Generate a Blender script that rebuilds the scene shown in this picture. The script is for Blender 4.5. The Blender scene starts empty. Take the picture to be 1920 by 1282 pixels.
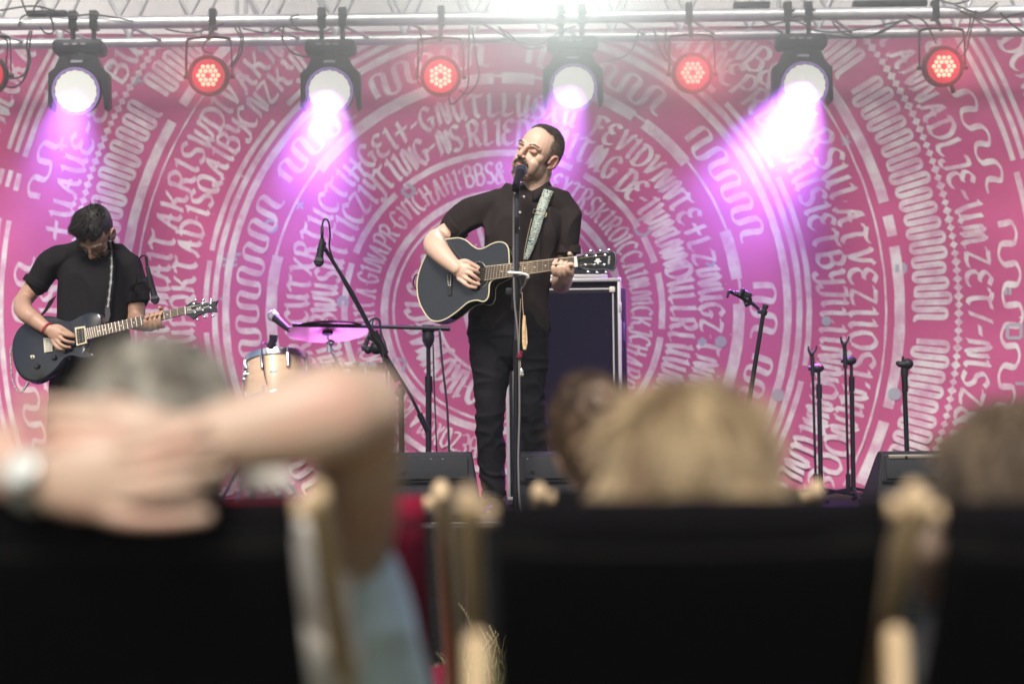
import bpy, bmesh, math, random
from mathutils import Vector, Matrix, Euler, noise
from math import sin, cos, pi, radians, sqrt, atan2
rnd = random.Random(7)
sc = bpy.context.scene
col = sc.collection
V = Vector

# ------------------------------------------------------------ camera
FPX = 85.0 / 36.0 * 1920
CAM = V((0, 0, 1.0))
PITCH = math.atan((807 - 641) / FPX)
ROLL = radians(0.7)
cam_d = bpy.data.cameras.new('camera')
cam = bpy.data.objects.new('camera', cam_d); col.objects.link(cam)
cam_d.lens = 85; cam_d.sensor_width = 36; cam_d.clip_end = 400; cam_d.clip_start = 0.05
FWD = V((0, cos(PITCH), sin(PITCH)))
UP0 = V((0, -sin(PITCH), cos(PITCH)))
RT0 = V((1, 0, 0))
UP = UP0 * cos(ROLL) + RT0 * sin(ROLL)
RT = RT0 * cos(ROLL) - UP0 * sin(ROLL)
m = Matrix((RT, UP, -FWD)).transposed().to_4x4(); m.translation = CAM
cam.matrix_world = m
cam_d.dof.use_dof = True
cam_d.dof.focus_distance = 11.0
cam_d.dof.aperture_fstop = 1.9
cam_d.dof.aperture_blades = 0
sc.camera = cam

def P(px, py, Y):
    d = FWD * FPX + RT * (px - 960) + UP * (641 - py)
    return CAM + d * (Y / d.y)
def mpp(Y): return Y / FPX           # metres per photo pixel at depth Y

# ------------------------------------------------------------ world, sun, exposure
SUN_EL, SUN_AZ = radians(46), radians(192)      # azimuth: direction the sun stands in, from +Y clockwise
w = bpy.data.worlds.new('World'); sc.world = w; w.use_nodes = True
nt = w.node_tree; bg = nt.nodes['Background']
sky = nt.nodes.new('ShaderNodeTexSky'); sky.sky_type = 'NISHITA'; sky.sun_disc = False
sky.sun_elevation = SUN_EL; sky.sun_rotation = SUN_AZ; sky.dust_density = 3.0; sky.air_density = 1.0; sky.ozone_density = 1.0
nt.links.new(sky.outputs[0], bg.inputs[0]); bg.inputs[1].default_value = 0.10
sun_d = bpy.data.lights.new('sun', 'SUN'); sun = bpy.data.objects.new('sun', sun_d); col.objects.link(sun)
sun_d.energy = 4.0; sun_d.angle = radians(20); sun_d.color = (1.0, 0.93, 0.84)
sd = V((sin(SUN_AZ) * cos(SUN_EL), cos(SUN_AZ) * cos(SUN_EL), sin(SUN_EL)))
sun.rotation_euler = sd.to_track_quat('Z', 'Y').to_euler()
sc.view_settings.view_transform = 'Standard'; sc.view_settings.look = 'None'
sc.view_settings.exposure = 0.15; sc.view_settings.gamma = 1.0
sc.render.engine = 'CYCLES'
cy = sc.cycles
cy.use_denoising = True
cy.max_bounces = 6; cy.diffuse_bounces = 3; cy.glossy_bounces = 3; cy.transmission_bounces = 4; cy.volume_bounces = 0; cy.transparent_max_bounces = 8
cy.sample_clamp_indirect = 4.0; cy.caustics_reflective = False; cy.caustics_refractive = False

# ------------------------------------------------------------ materials
MATS = {}
def mat(name, colr, rough=0.6, metal=0.0, spec=0.5, bump=0.0, bscale=60, var=0.0, vscale=8, col2=None, emit=None, estr=0, coat=0, attr=None, sheen=0, stretch=None, sss=0):
    if name in MATS: return MATS[name]
    m = bpy.data.materials.new(name); m.use_nodes = True; MATS[name] = m
    n = m.node_tree.nodes; l = m.node_tree.links; b = n['Principled BSDF']
    b.inputs['Base Color'].default_value = (*colr, 1); b.inputs['Roughness'].default_value = rough
    b.inputs['Metallic'].default_value = metal; b.inputs['Specular IOR Level'].default_value = spec
    if coat: b.inputs['Coat Weight'].default_value = coat; b.inputs['Coat Roughness'].default_value = 0.08
    if sheen: b.inputs['Sheen Weight'].default_value = sheen
    if sss:
        b.inputs['Subsurface Weight'].default_value = sss; b.inputs['Subsurface Radius'].default_value = (0.012, 0.004, 0.002); b.inputs['Subsurface Scale'].default_value = 1.0
    tc = n.new('ShaderNodeTexCoord'); src = tc.outputs['Object']
    if stretch:
        mp = n.new('ShaderNodeMapping'); mp.inputs['Scale'].default_value = stretch; l.new(src, mp.inputs[0]); src = mp.outputs[0]
    base = None
    if attr:
        at = n.new('ShaderNodeAttribute'); at.attribute_name = attr; base = at.outputs['Color']
    if var or col2:
        nz = n.new('ShaderNodeTexNoise'); nz.inputs['Scale'].default_value = vscale; nz.inputs['Detail'].default_value = 5
        l.new(src, nz.inputs['Vector'])
        mx = n.new('ShaderNodeMix'); mx.data_type = 'RGBA'
        rp = n.new('ShaderNodeMapRange'); rp.inputs[1].default_value = 0.35; rp.inputs[2].default_value = 0.65
        l.new(nz.outputs['Fac'], rp.inputs[0]); l.new(rp.outputs[0], mx.inputs[0])
        if base is not None:
            mx.blend_type = 'MULTIPLY'; l.new(base, mx.inputs[6]); mx.inputs[7].default_value = (1 - var, 1 - var, 1 - var, 1)
        else:
            c2 = col2 or tuple(c * (1 - var) for c in colr)
            mx.inputs[6].default_value = (*colr, 1); mx.inputs[7].default_value = (*c2, 1)
        base = mx.outputs[2]
    if base is not None: l.new(base, b.inputs['Base Color'])
    if bump:
        nb = n.new('ShaderNodeTexNoise'); nb.inputs['Scale'].default_value = bscale; nb.inputs['Detail'].default_value = 4
        l.new(src, nb.inputs['Vector'])
        bp = n.new('ShaderNodeBump'); bp.inputs['Strength'].default_value = bump; bp.inputs['Distance'].default_value = 0.01
        l.new(nb.outputs['Fac'], bp.inputs['Height']); l.new(bp.outputs[0], b.inputs['Normal'])
    if emit:
        b.inputs['Emission Color'].default_value = (*emit, 1); b.inputs['Emission Strength'].default_value = estr
        m.cycles.emission_sampling = 'NONE'
    return m

# ------------------------------------------------------------ mesh builder
ROOT = {}      # object name -> world offset of its origin
def off(parent): return ROOT.get(parent.name, V((0, 0, 0))) if parent else V((0, 0, 0))

def frame(t, ref):
    t = t.normalized(); s = ref - t * ref.dot(t)
    if s.length < 1e-4:
        ref = V((0, 1, 0)) if abs(t.y) < 0.9 else V((1, 0, 0)); s = ref - t * ref.dot(t)
    s.normalize(); return s, t.cross(s)

def resample(pts, vals, n):
    """Catmull-Rom through points and values."""
    N = len(pts)
    if N < 3: n = max(1, min(n, 4))
    P_, R_ = [], []
    for i in range(N - 1):
        i0, i1, i2, i3 = max(i - 1, 0), i, i + 1, min(i + 2, N - 1)
        for k in range(n):
            t = k / n; t2, t3 = t * t, t * t * t
            def cr(a, b, c, d): return 0.5 * ((2 * b) + (c - a) * t + (2 * a - 5 * b + 4 * c - d) * t2 + (3 * b - a - 3 * c + d) * t3)
            P_.append(cr(pts[i0], pts[i1], pts[i2], pts[i3]))
            if vals is not None: R_.append(cr(vals[i0], vals[i1], vals[i2], vals[i3]))
    P_.append(pts[-1])
    if vals is not None: R_.append(vals[-1])
    return P_, R_

class MB:
    def __init__(s): s.v = []; s.f = []; s.m = []; s.cur = 0
    def add(s, verts, faces, mi=None):
        o = len(s.v); s.v += [V(p) for p in verts]; mi = s.cur if mi is None else mi
        for f in faces: s.f.append([i + o for i in f]); s.m.append(mi)
    def box(s, c, size, rot=None, bev=0.0):
        c = V(c); hx, hy, hz = [a / 2 for a in size]
        if bev <= 0:
            vs = [V((x * hx, y * hy, z * hz)) for x in (-1, 1) for y in (-1, 1) for z in (-1, 1)]
            fs = [(0, 1, 3, 2), (4, 6, 7, 5), (0, 4, 5, 1), (2, 3, 7, 6), (0, 2, 6, 4), (1, 5, 7, 3)]
        else:
            bm = bmesh.new(); bmesh.ops.create_cube(bm, size=2)
            for v in bm.verts: v.co = V((v.co.x * hx, v.co.y * hy, v.co.z * hz))
            bmesh.ops.bevel(bm, geom=bm.edges[:] , offset=bev, segments=2, affect='EDGES', profile=0.5)
            bm.verts.index_update(); vs = [v.co.copy() for v in bm.verts]; fs = [[v.index for v in f.verts] for f in bm.faces]; bm.free()
        if rot is not None: vs = [rot @ v for v in vs]
        s.add([c + v for v in vs], fs)
    def tube(s, pts, radii, seg=10, ref=None, sub=0, caps=True, closed=False):
        pts = [V(p) for p in pts]
        if not isinstance(radii, (list,)): radii = [radii] * len(pts)
        rr = [V((r[0], r[1], 0)) if isinstance(r, (tuple, list)) else V((r, r, 0)) for r in radii]
        if sub and len(pts) > 2: pts, rr = resample(pts, rr, sub)
        n = len(pts); ref_ = ref or V((0, 0, 1)); vs = []; prev = None
        for i in range(n):
            t = pts[min(i + 1, n - 1)] - pts[max(i - 1, 0)]
            if closed: t = pts[(i + 1) % n] - pts[i - 1]
            if t.length < 1e-9: t = V((0, 0, 1))
            sd, nr = frame(t, ref_ if (ref is not None or prev is None) else prev)
            prev = sd
            for k in range(seg):
                a = 2 * pi * k / seg
                vs.append(pts[i] + sd * (cos(a) * rr[i].x) + nr * (sin(a) * rr[i].y))
        fs = []
        for i in range(n if closed else n - 1):
            j = (i + 1) % n
            for k in range(seg):
                k2 = (k + 1) % seg
                fs.append((i * seg + k, i * seg + k2, j * seg + k2, j * seg + k))
        if caps and not closed:
            fs.append(tuple(range(seg))[::-1]); fs.append(tuple((n - 1) * seg + k for k in range(seg)))
        s.add(vs, fs)
    def cap_tube(s, pts, radii, seg=12, ref=None, sub=4):
        """tube with rounded ends (for remeshed bodies)"""
        pts = [V(p) for p in pts]
        rr = [V((r[0], r[1], 0)) if isinstance(r, (tuple, list)) else V((r, r, 0)) for r in radii]
        if sub and len(pts) > 2: pts, rr = resample(pts, rr, sub)
        def ends(p, q, r):
            d = (p - q).normalized(); k = min(r.x, r.y); o = []
            for a in (0.5, 0.8, 0.97): o.append((p + d * (k * a), r * sqrt(1 - a * a)))
            return o
        A = ends(pts[0], pts[1], rr[0])[::-1]; B = ends(pts[-1], pts[-2], rr[-1])
        pts = [a[0] for a in A] + pts + [b[0] for b in B]; rr = [a[1] for a in A] + rr + [b[1] for b in B]
        s.tube(pts, [(r.x, r.y) for r in rr], seg, ref)
    def ell(s, c, r, rot=None, seg=16, rings=10):
        c = V(c); r = (r, r, r) if not isinstance(r, (tuple, list)) else r; vs = [V((0, 0, -r[2]))]
        for i in range(1, rings):
            ph = -pi / 2 + pi * i / rings
            for k in range(seg):
                a = 2 * pi * k / seg; vs.append(V((cos(ph) * cos(a) * r[0], cos(ph) * sin(a) * r[1], sin(ph) * r[2])))
        vs.append(V((0, 0, r[2])))
        fs = []
        for k in range(seg):
            k2 = (k + 1) % seg; fs.append((0, 1 + k2, 1 + k))
            for i in range(rings - 2):
                a = 1 + i * seg; fs.append((a + k, a + k2, a + seg + k2, a + seg + k))
            a = 1 + (rings - 2) * seg; fs.append((a + k, a + k2, len(vs) - 1))
        if rot is not None: vs = [rot @ v for v in vs]
        s.add([c + v for v in vs], fs)
    def lathe(s, c, axis, prof, seg=24, caps=True):
        """prof: (radius, height along axis)"""
        c = V(c); ax = V(axis).normalized(); sd, nr = frame(ax, V((1, 0, 0.01)))
        vs = []; fs = []
        for r, h in prof:
            for k in range(seg):
                a = 2 * pi * k / seg; vs.append(c + ax * h + sd * (cos(a) * r) + nr * (sin(a) * r))
        for i in range(len(prof) - 1):
            for k in range(seg):
                k2 = (k + 1) % seg; fs.append((i * seg + k, i * seg + k2, (i + 1) * seg + k2, (i + 1) * seg + k))
        if caps:
            fs.append(tuple(range(seg))[::-1]); fs.append(tuple((len(prof) - 1) * seg + k for k in range(seg)))
        s.add(vs, fs)
    def slab(s, outline, back):
        """prism: outline = world points, back = vector from front face to rear face"""
        n = len(outline); back = V(back)
        vs = [V(p) for p in outline] + [V(p) + back for p in outline]
        fs = [tuple(range(n)), tuple(range(2 * n - 1, n - 1, -1))] + [(i, i + n, (i + 1) % n + n, (i + 1) % n) for i in range(n)]
        s.add(vs, fs)
    def build(s, name, mats, parent=None, smooth=True, auto=40, fixn=True):
        me = bpy.data.meshes.new(name); o = off(parent)
        me.from_pydata([tuple(v - o) for v in s.v], [], s.f)
        mats = mats if isinstance(mats, (list, tuple)) else [mats]
        for m_ in mats: me.materials.append(m_)
        for p, mi in zip(me.polygons, s.m): p.material_index = mi
        if fixn:
            bm = bmesh.new(); bm.from_mesh(me); bmesh.ops.recalc_face_normals(bm, faces=bm.faces); bm.to_mesh(me); bm.free()
        ob = bpy.data.objects.new(name, me); col.objects.link(ob)
        if parent: ob.parent = parent
        ROOT[ob.name] = o
        if smooth:
            for p in me.polygons: p.use_smooth = True
            if auto: me.set_sharp_from_angle(angle=radians(auto))
        return ob

def thing(name, label, cat, loc, group=None, kind=None):
    o = bpy.data.objects.new(name, None); col.objects.link(o); o.location = loc; o.empty_display_size = 0.1
    ROOT[o.name] = V(loc); return tag(o, label, cat, group, kind)
def tag(o, label=None, cat=None, group=None, kind=None):
    if label: o['label'] = label
    if cat: o['category'] = cat
    if group: o['group'] = group
    if kind: o['kind'] = kind
    return o
def copy_tree(o, loc, label, rotz=0, scale=None, parent=None):
    c = o.copy(); col.objects.link(c)
    if parent is None:
        c.location = loc; c.rotation_euler = (0, 0, rotz); c['label'] = label
        if scale: c.scale = scale
    else: c.parent = parent
    for ch in o.children: copy_tree(ch, None, None, parent=c)
    return c

def remesh(ob, voxel, smooth=4, fac=0.5, disp=None):
    """weld overlapping shells into one continuous skin, then soften it"""
    md = ob.modifiers.new('r', 'REMESH'); md.mode = 'VOXEL'; md.voxel_size = voxel; md.use_smooth_shade = True
    if smooth:
        ms = ob.modifiers.new('s', 'SMOOTH'); ms.iterations = smooth; ms.factor = fac
    dg = bpy.context.evaluated_depsgraph_get(); dg.update()
    me = bpy.data.meshes.new_from_object(ob.evaluated_get(dg), depsgraph=dg)
    old = ob.data; nm = old.name; ob.modifiers.clear(); ob.data = me; bpy.data.meshes.remove(old); me.name = nm
    if disp:
        me.update(); ns = [v.normal.copy() for v in me.vertices]; o = ROOT[ob.name]
        for v, n_ in zip(me.vertices, ns): v.co += n_ * disp(v.co + o, n_)
    for p in me.polygons: p.use_smooth = True
    return ob

def folds(amp, sc_, stretch=(1, 1, 1), seed=0.0, sharp=1.6):
    st = V(stretch); sv = V((seed, seed * 1.7, -seed))
    def f(p, n):
        q = V((p.x * st.x, p.y * st.y, p.z * st.z)) * sc_ + sv
        q += noise.noise_vector(q * 0.6) * 0.6
        a = 1 - abs(noise.noise(q)) * 2
        b = noise.noise(q * 2.3)
        return amp * (max(0, a) ** sharp - 0.45 + 0.3 * b)
    return f

def paint(ob, fn, name='Col'):
    me = ob.data; ca = me.color_attributes.new(name, 'FLOAT_COLOR', 'POINT'); o = ROOT[ob.name]
    for i, v in enumerate(me.vertices):
        c = fn(v.co + o, v.normal); ca.data[i].color = (c[0], c[1], c[2], 1)

def strands(name, roots, m_, parent, r=0.0006, seg=3, label=None):
    """roots: list of point lists; each becomes a tapering hair"""
    vs, fs = [], []
    for pts in roots:
        n = len(pts); o = len(vs)
        for i, p in enumerate(pts):
            t = (pts[min(i + 1, n - 1)] - pts[max(i - 1, 0)]); sd, nr = frame(t, V((0.3, 0.2, 0.9)))
            rr = r * (1 - 0.75 * i / (n - 1))
            for k in range(3):
                a = 2 * pi * k / 3; vs.append(p + sd * (cos(a) * rr) + nr * (sin(a) * rr))
        for i in range(n - 1):
            for k in range(3):
                k2 = (k + 1) % 3; fs.append((o + i * 3 + k, o + i * 3 + k2, o + i * 3 + 3 + k2, o + i * 3 + 3 + k))
    b = MB(); b.v = vs; b.f = fs; b.m = [0] * len(fs)
    return b.build(name, m_, parent, auto=0, fixn=False)
# ------------------------------------------------------------ shared materials
M_BLACK = mat('black_metal', (0.012, 0.012, 0.015), 0.38, 0.3, spec=.35)
M_BLKPL = mat('black_plastic', (0.011, 0.011, 0.014), 0.5, spec=.3, bump=0.15, bscale=300)
M_CHROME = mat('chrome', (0.75, 0.75, 0.78), 0.18, 1.0)
M_ALU = mat('brushed_aluminium', (0.78, 0.78, 0.80), 0.42, 0.6, var=0.15, vscale=20)
M_CABLE = mat('cable_rubber', (0.012, 0.012, 0.014), 0.5)
M_WOOD = mat('beech_wood', (0.60, 0.45, 0.27), 0.55, col2=(0.48, 0.34, 0.19), vscale=9, stretch=(6, 6, 0.6), bump=0.1, bscale=40)
STAGE_Z = 1.0 - 0.386
Y_FRONT = 10.0

# ------------------------------------------------------------ ground, stage, tent
b = MB(); G = 150
b.add([(-G, -G, 0), (G, -G, 0), (G, G, 0), (-G, G, 0)], [(0, 1, 2, 3)])
tag(b.build('ground', mat('meadow_soil', (0.055, 0.06, 0.028), 0.95, col2=(0.10, 0.09, 0.045), vscale=3, bump=0.6, bscale=30)), kind='structure')

gv = []; 
def blade(x, y, h, lean, a, w_):
    d = V((cos(a), sin(a), 0)); s = V((-sin(a), cos(a), 0)) * w_; p0 = V((x, y, 0))
    pts = [p0, p0 + d * lean * .25 + V((0, 0, h * .5)), p0 + d * lean * .6 + V((0, 0, h * .85)), p0 + d * lean + V((0, 0, h))]
    return [pts[0] - s, pts[0] + s, pts[1] - s * .8, pts[1] + s * .8, pts[2] - s * .5, pts[2] + s * .5, pts[3]]
b = MB()
def grass_patch(x0, x1, y0, y1, n, hm):
    for i in range(n):
        h = rnd.uniform(.4, 1) * hm
        q = blade(rnd.uniform(x0, x1), rnd.uniform(y0, y1), h, rnd.uniform(.2, .9) * h, rnd.uniform(0, 6.28), rnd.uniform(.0015, .0035))
        b.add(q, [(0, 1, 3, 2), (2, 3, 5, 4), (4, 5, 6)], rnd.choice([0, 0, 1, 1, 2]))
grass_patch(-1.2, 2.6, 8.2, 9.95, 9000, .09)
grass_patch(-.25, .15, 8.9, 9.93, 1500, .16)
grass_patch(-3.5, 3.5, 5, 9.9, 6000, .07)
for i in range(14):   # taller seed stalks by the skirt
    x, y = rnd.uniform(-.16, .02), rnd.uniform(9.2, 9.9); h = rnd.uniform(.16, .3)
    a = rnd.uniform(0, 6.28); d = V((cos(a), sin(a), 0)) * h * .35
    b.cur = 2; b.tube([V((x, y, 0)), V((x, y, h * .6)) + d * .2, V((x, y, h)) + d], [.0016, .0012, .0008], 5, sub=3)
    for k in range(6):
        p = V((x, y, h)) + d - V((d.x * .12 * k, d.y * .12 * k, .012 * k)); b.ell(p, (.0025, .0025, .007), seg=6, rings=4)
b.cur = 0
tag(b.build('grass', [mat('grass_green', (.09, .11, .035), .8), mat('grass_dry', (.26, .23, .11), .85), mat('grass_straw', (.42, .37, .2), .85)], fixn=False), 'pale dry grass growing in front of the black stage skirt', 'grass', kind='stuff')

# stage: deck with black skirt
st = thing('stage', 'low black stage platform with a wrinkled black skirt along its front', 'stage', (0, 12, 0))
b = MB(); b.box((0, 12.6, STAGE_Z - .05), (11, 5.2, .1), bev=.006)
b.build('deck', mat('stage_deck', (.016, .015, .017), .55, spec=.2, col2=(.028, .025, .028), vscale=12, bump=.2, bscale=90), st)
b = MB(); nx, nz = 260, 16; vs = []
for i in range(nx + 1):
    x = -5.5 + 11 * i / nx
    for k in range(nz + 1):
        z = (STAGE_Z - .012) * k / nz
        q = V((x * 5, z * 14, 0)); wv = noise.noise(q) * .012 + noise.noise(V((x * 3 + z * 2, z * 30, 4))) * .012
        sag = .05 * (1 - k / nz) ** 2
        vs.append((x, Y_FRONT - .012 - sag + wv * (1 if 0 < k < nz else .3), z))
fs = [(i * (nz + 1) + k, (i + 1) * (nz + 1) + k, (i + 1) * (nz + 1) + k + 1, i * (nz + 1) + k + 1) for i in range(nx) for k in range(nz)]
b.add(vs, fs); b.build('skirt', mat('skirt_cloth', (.0055, .0065, .0065), .75, spec=.05, bump=.3, bscale=18, stretch=(1, 1, 3)), st, auto=0)
for x in range(-5, 6, 2):
    for y in (10.3, 14.9): b = MB(); b.tube([(x, y, 0), (x, y, STAGE_Z - .1)], .024, 8); b.build('support_leg', M_ALU, st)

# white tent wall and canopy behind and above the truss
tn = thing('tent', 'white marquee canvas showing above the banner behind the truss', 'tent', (0, 15.2, 0))
M_TENT = mat('tent_canvas', (.86, .87, .85), .8, var=.06, vscale=1.5)
n_ = M_TENT.node_tree; tb = n_.nodes['Principled BSDF']
tr = n_.nodes.new('ShaderNodeBsdfTranslucent'); tr.inputs[0].default_value = (.95, .97, .93, 1); mxs = n_.nodes.new('ShaderNodeMixShader'); mxs.inputs[0].default_value = .15
n_.links.new(tb.outputs[0], mxs.inputs[1]); n_.links.new(tr.outputs[0], mxs.inputs[2]); n_.links.new(mxs.outputs[0], n_.nodes['Material Output'].inputs[0])
b = MB(); vs = []; nx = 60
for i in range(nx + 1):
    x = -6.2 + 12.4 * i / nx
    for k in range(7):
        z = 5.5 * k / 6; vs.append((x, 15.25 + .03 * noise.noise(V((x * .8, z, 0))), z))
b.add(vs, [(i * 7 + k, (i + 1) * 7 + k, (i + 1) * 7 + k + 1, i * 7 + k + 1) for i in range(nx) for k in range(6)])
b.build('rear_wall', M_TENT, tn, auto=0)
b = MB()
for x in (-6.2, 6.2):
    b = MB(); b.tube([(x, 15.2, 0), (x, 15.2, 5.6)], .04, 12); b.build('pole', M_ALU, tn)

# ------------------------------------------------------------ banner with painted calligraphy rings
YB = 14.0
CX, CY = 941, 585
def bp(x, y, lift=0.0):
    """polar-sheet pixel -> banner plane"""
    k = 3.3e-5; s = 1 + k * (x - CX); p = P(CX + (x - CX) * s, CY + (y - CY) * s, YB)
    p.y -= lift; return p
def pol(r, a):        # a degrees clockwise from the top
    t = radians(a); return (CX + r * sin(t), CY - r * cos(t))
LIFT = [0.004]
def wob(p): 
    p.y += BWAVE(p.x, p.z); return p
def BWAVE(x, z): return .010 * noise.noise(V((x * .9, z * .35, 2))) + .004 * noise.noise(V((x * 3, z * 1.2, 7)))
bn = MB()
def ribbon(pts, wa, wb, mi=1):
    """pts: pixel pts; wa, wb: per-point offset vectors (pixels) -> band"""
    vs = []; LIFT[0] = .0012 + (LIFT[0] * 7919.13) % .0012
    for i, (p, a, c) in enumerate(zip(pts, wa, wb)):
        lf = LIFT[0] + (i % 60) * 3e-5
        vs += [wob(bp(p[0] + a[0], p[1] + a[1], lf)), wob(bp(p[0] + c[0], p[1] + c[1], lf))]
    n = len(pts); bn.add(vs, [(2 * i, 2 * i + 1, 2 * i + 3, 2 * i + 2) for i in range(n - 1)], mi)
def ring(r0, r1, a0, a1, mi=1, rough=1.0):
    n = max(2, int(abs(a1 - a0) * r1 / 600) + 1); A = []; Wa = []; Wb = []; s = rnd.random() * 50
    for i in range(n + 1):
        a = a0 + (a1 - a0) * i / n; p = pol((r0 + r1) / 2, a); u = pol(1, a); u = (u[0] - CX, u[1] - CY); h = (r1 - r0) / 2
        j = rough * noise.noise(V((s, a * .35, 0))) * 1.1; j2 = rough * noise.noise(V((s, a * .35, 9))) * 1.1
        A.append(p); Wa.append((-u[0] * (h + j), -u[1] * (h + j))); Wb.append((u[0] * (h + j2), u[1] * (h + j2)))
    ribbon(A, Wa, Wb, mi)
def nib(pts, R, a_mid, nw, th, mi=1):
    """pts in band coords (angle-degree, radius); broad nib held at a fixed slant to the local upright"""
    q = []
    for i_, (a, r) in enumerate(pts):
        xy = pol(r, a); q.append(((xy[0] + .9 * noise.noise(V((xy[0] * .13, xy[1] * .13, 1))), xy[1] + .9 * noise.noise(V((xy[0] * .13, xy[1] * .13, 8)))), a))
    n = len(q)
    Wa = []; Wb = []
    for i in range(n):
        a = radians(q[i][1]); sl = radians(38)
        nx_, ny_ = cos(sl + a), -sin(sl) * 1.0
        nvx = cos(a) * cos(sl) + sin(a) * sin(sl); nvy = sin(a) * cos(sl) - cos(a) * sin(sl)
        p0 = q[max(i - 1, 0)][0]; p1 = q[min(i + 1, n - 1)][0]
        tx, ty = p1[0] - p0[0], p1[1] - p0[1]; L = sqrt(tx * tx + ty * ty) or 1
        px_, py_ = -ty / L, tx / L
        if px_ * nvx + py_ * nvy < 0: px_, py_ = -px_, -py_
        h = nw / 2; vx, vy = nvx * h + px_ * th, nvy * h + py_ * th
        Wa.append((-vx, -vy)); Wb.append((vx, vy))
    ribbon([x[0] for x in q], Wa, Wb, mi)

GL = {
 'A': ["c0,.1 .1,.0 .3,.6 .5,1", "c.5,1 .55,.5 .6,.1 .8,.0", "c.15,.42 .4,.48 .7,.4"],
 'B': ["c.1,1 .12,.5 .1,0", "c.0,.9 .35,1.05 .65,.9 .55,.6 .2,.52", "c.2,.52 .6,.55 .75,.25 .5,.0 .1,.05"],
 'C': ["c.7,.85 .45,1 .1,.75 .08,.3 .35,.0 .7,.12"],
 'D': ["c.15,1 .12,.5 .15,.05", "c-.05,.95 .4,1 .75,.7 .72,.25 .4,.0 .0,.05"],
 'E': ["c.65,.9 .35,1 .1,.75 .3,.55 .5,.55", "c.3,.55 .05,.4 .1,.1 .4,.0 .7,.12"],
 'F': ["c.2,1 .2,.5 .15,0", "c.0,.9 .4,1 .75,.9", "c.1,.5 .4,.55 .6,.5"],
 'G': ["c.7,.85 .4,1.02 .1,.75 .08,.3 .35,.0 .6,.1 .68,.45", "c.4,.45 .6,.5 .8,.42"],
 'H': ["c.1,1 .15,.5 .1,0", "c.6,1 .65,.5 .6,0 .75,-.1", "c-.05,.5 .4,.56 .85,.5"],
 'I': ["c.0,.85 .15,1 .2,.9 .18,.4 .2,.08 .35,.0"],
 'J': ["c.1,.95 .35,1 .5,.95 .45,.4 .35,-.05 .05,-.1 .0,.1"],
 'K': ["c.12,1 .15,.5 .1,0", "c.7,.95 .45,.6 .15,.48", "c.2,.5 .5,.4 .6,.1 .85,.0"],
 'L': ["c.15,1 .18,.5 .12,.05", "c.12,.05 .4,.0 .65,.12"],
 'M': ["c.0,.05 .1,.2 .12,.8 .2,.98 .32,.8 .34,.1 .42,.1 .5,.85 .6,.98 .7,.8 .72,.2 .82,.0 .95,.1"],
 'N': ["c.0,.05 .1,.1 .15,.8 .25,.98 .4,.8 .5,.2 .6,.02 .7,.15 .72,.95"],
 'O': ["c.4,1 .1,.8 .06,.4 .25,.02 .55,.05 .72,.4 .65,.85 .4,1 .3,.98"],
 'P': ["c.12,1 .15,.5 .1,-.05", "c.0,.88 .4,1.05 .7,.85 .6,.5 .2,.42"],
 'Q': ["c.4,1 .1,.8 .06,.4 .25,.02 .55,.05 .72,.4 .65,.85 .4,1", "c.4,.3 .6,.1 .85,-.08"],
 'R': ["c.12,1 .15,.5 .1,0", "c.0,.88 .4,1.05 .68,.85 .55,.55 .2,.5", "c.3,.5 .5,.35 .6,.1 .82,.0"],
 'S': ["c.65,.9 .4,1.02 .1,.85 .2,.58 .5,.45 .65,.2 .4,.0 .05,.08"],
 'T': ["c.4,.9 .35,.5 .4,.1 .6,.0", "c.0,.82 .15,1 .5,.9 .85,.98"],
 'U': ["c.0,.9 .12,.98 .15,.4 .3,.0 .5,.1 .6,.5 .62,.98", "c.62,.5 .64,.1 .8,.0"],
 'V': ["c.0,.95 .15,.9 .3,.05", "c.3,.05 .5,.5 .6,.98 .7,.9"],
 'W': ["c.0,.95 .12,.9 .2,.1 .3,.02 .42,.2 .46,.9", "c.46,.3 .55,.02 .7,.1 .85,.5 .88,.98"],
 'X': ["c.0,.95 .2,.95 .5,.1 .75,.02", "c.7,.98 .4,.5 .05,.0"],
 'Y': ["c.0,.95 .15,.95 .2,.55 .4,.45 .55,.6", "c.6,1 .6,.4 .5,-.1 .2,-.2 .05,-.05"],
 'Z': ["l.0,.85 .1,.95 .65,.92 .08,.08", "l.08,.08 .4,.02 .75,.1"],
 '+': ["l.4,1 .4,.0", "l.0,.55 .8,.6"], '-': ["l.0,.45 .45,.52"], '.': ["l.08,.45 .16,.5"], '/': ["l.0,.0 .4,1"],
 '&': ["c.75,.6 .5,.5 .6,.1 .3,-.02 .05,.15 .15,.45 .5,.75 .4,1.02 .15,.85 .3,.5 .8,.0"],
 '8': ["c.4,.55 .1,.75 .3,1 .55,.85 .4,.55 .1,.3 .3,.0 .6,.2 .4,.55"], "'": ["l.05,.8 .15,1"], ' ': [],
 '1': ["c.0,.8 .25,1 .2,.5 .22,.0"]}
def glyph_w(c):
    xs = [float(p.split(',')[0]) for s in GL.get(c, GL['I']) for p in s[1:].split()]
    return (max(xs) if xs else .3) + .16
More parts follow.
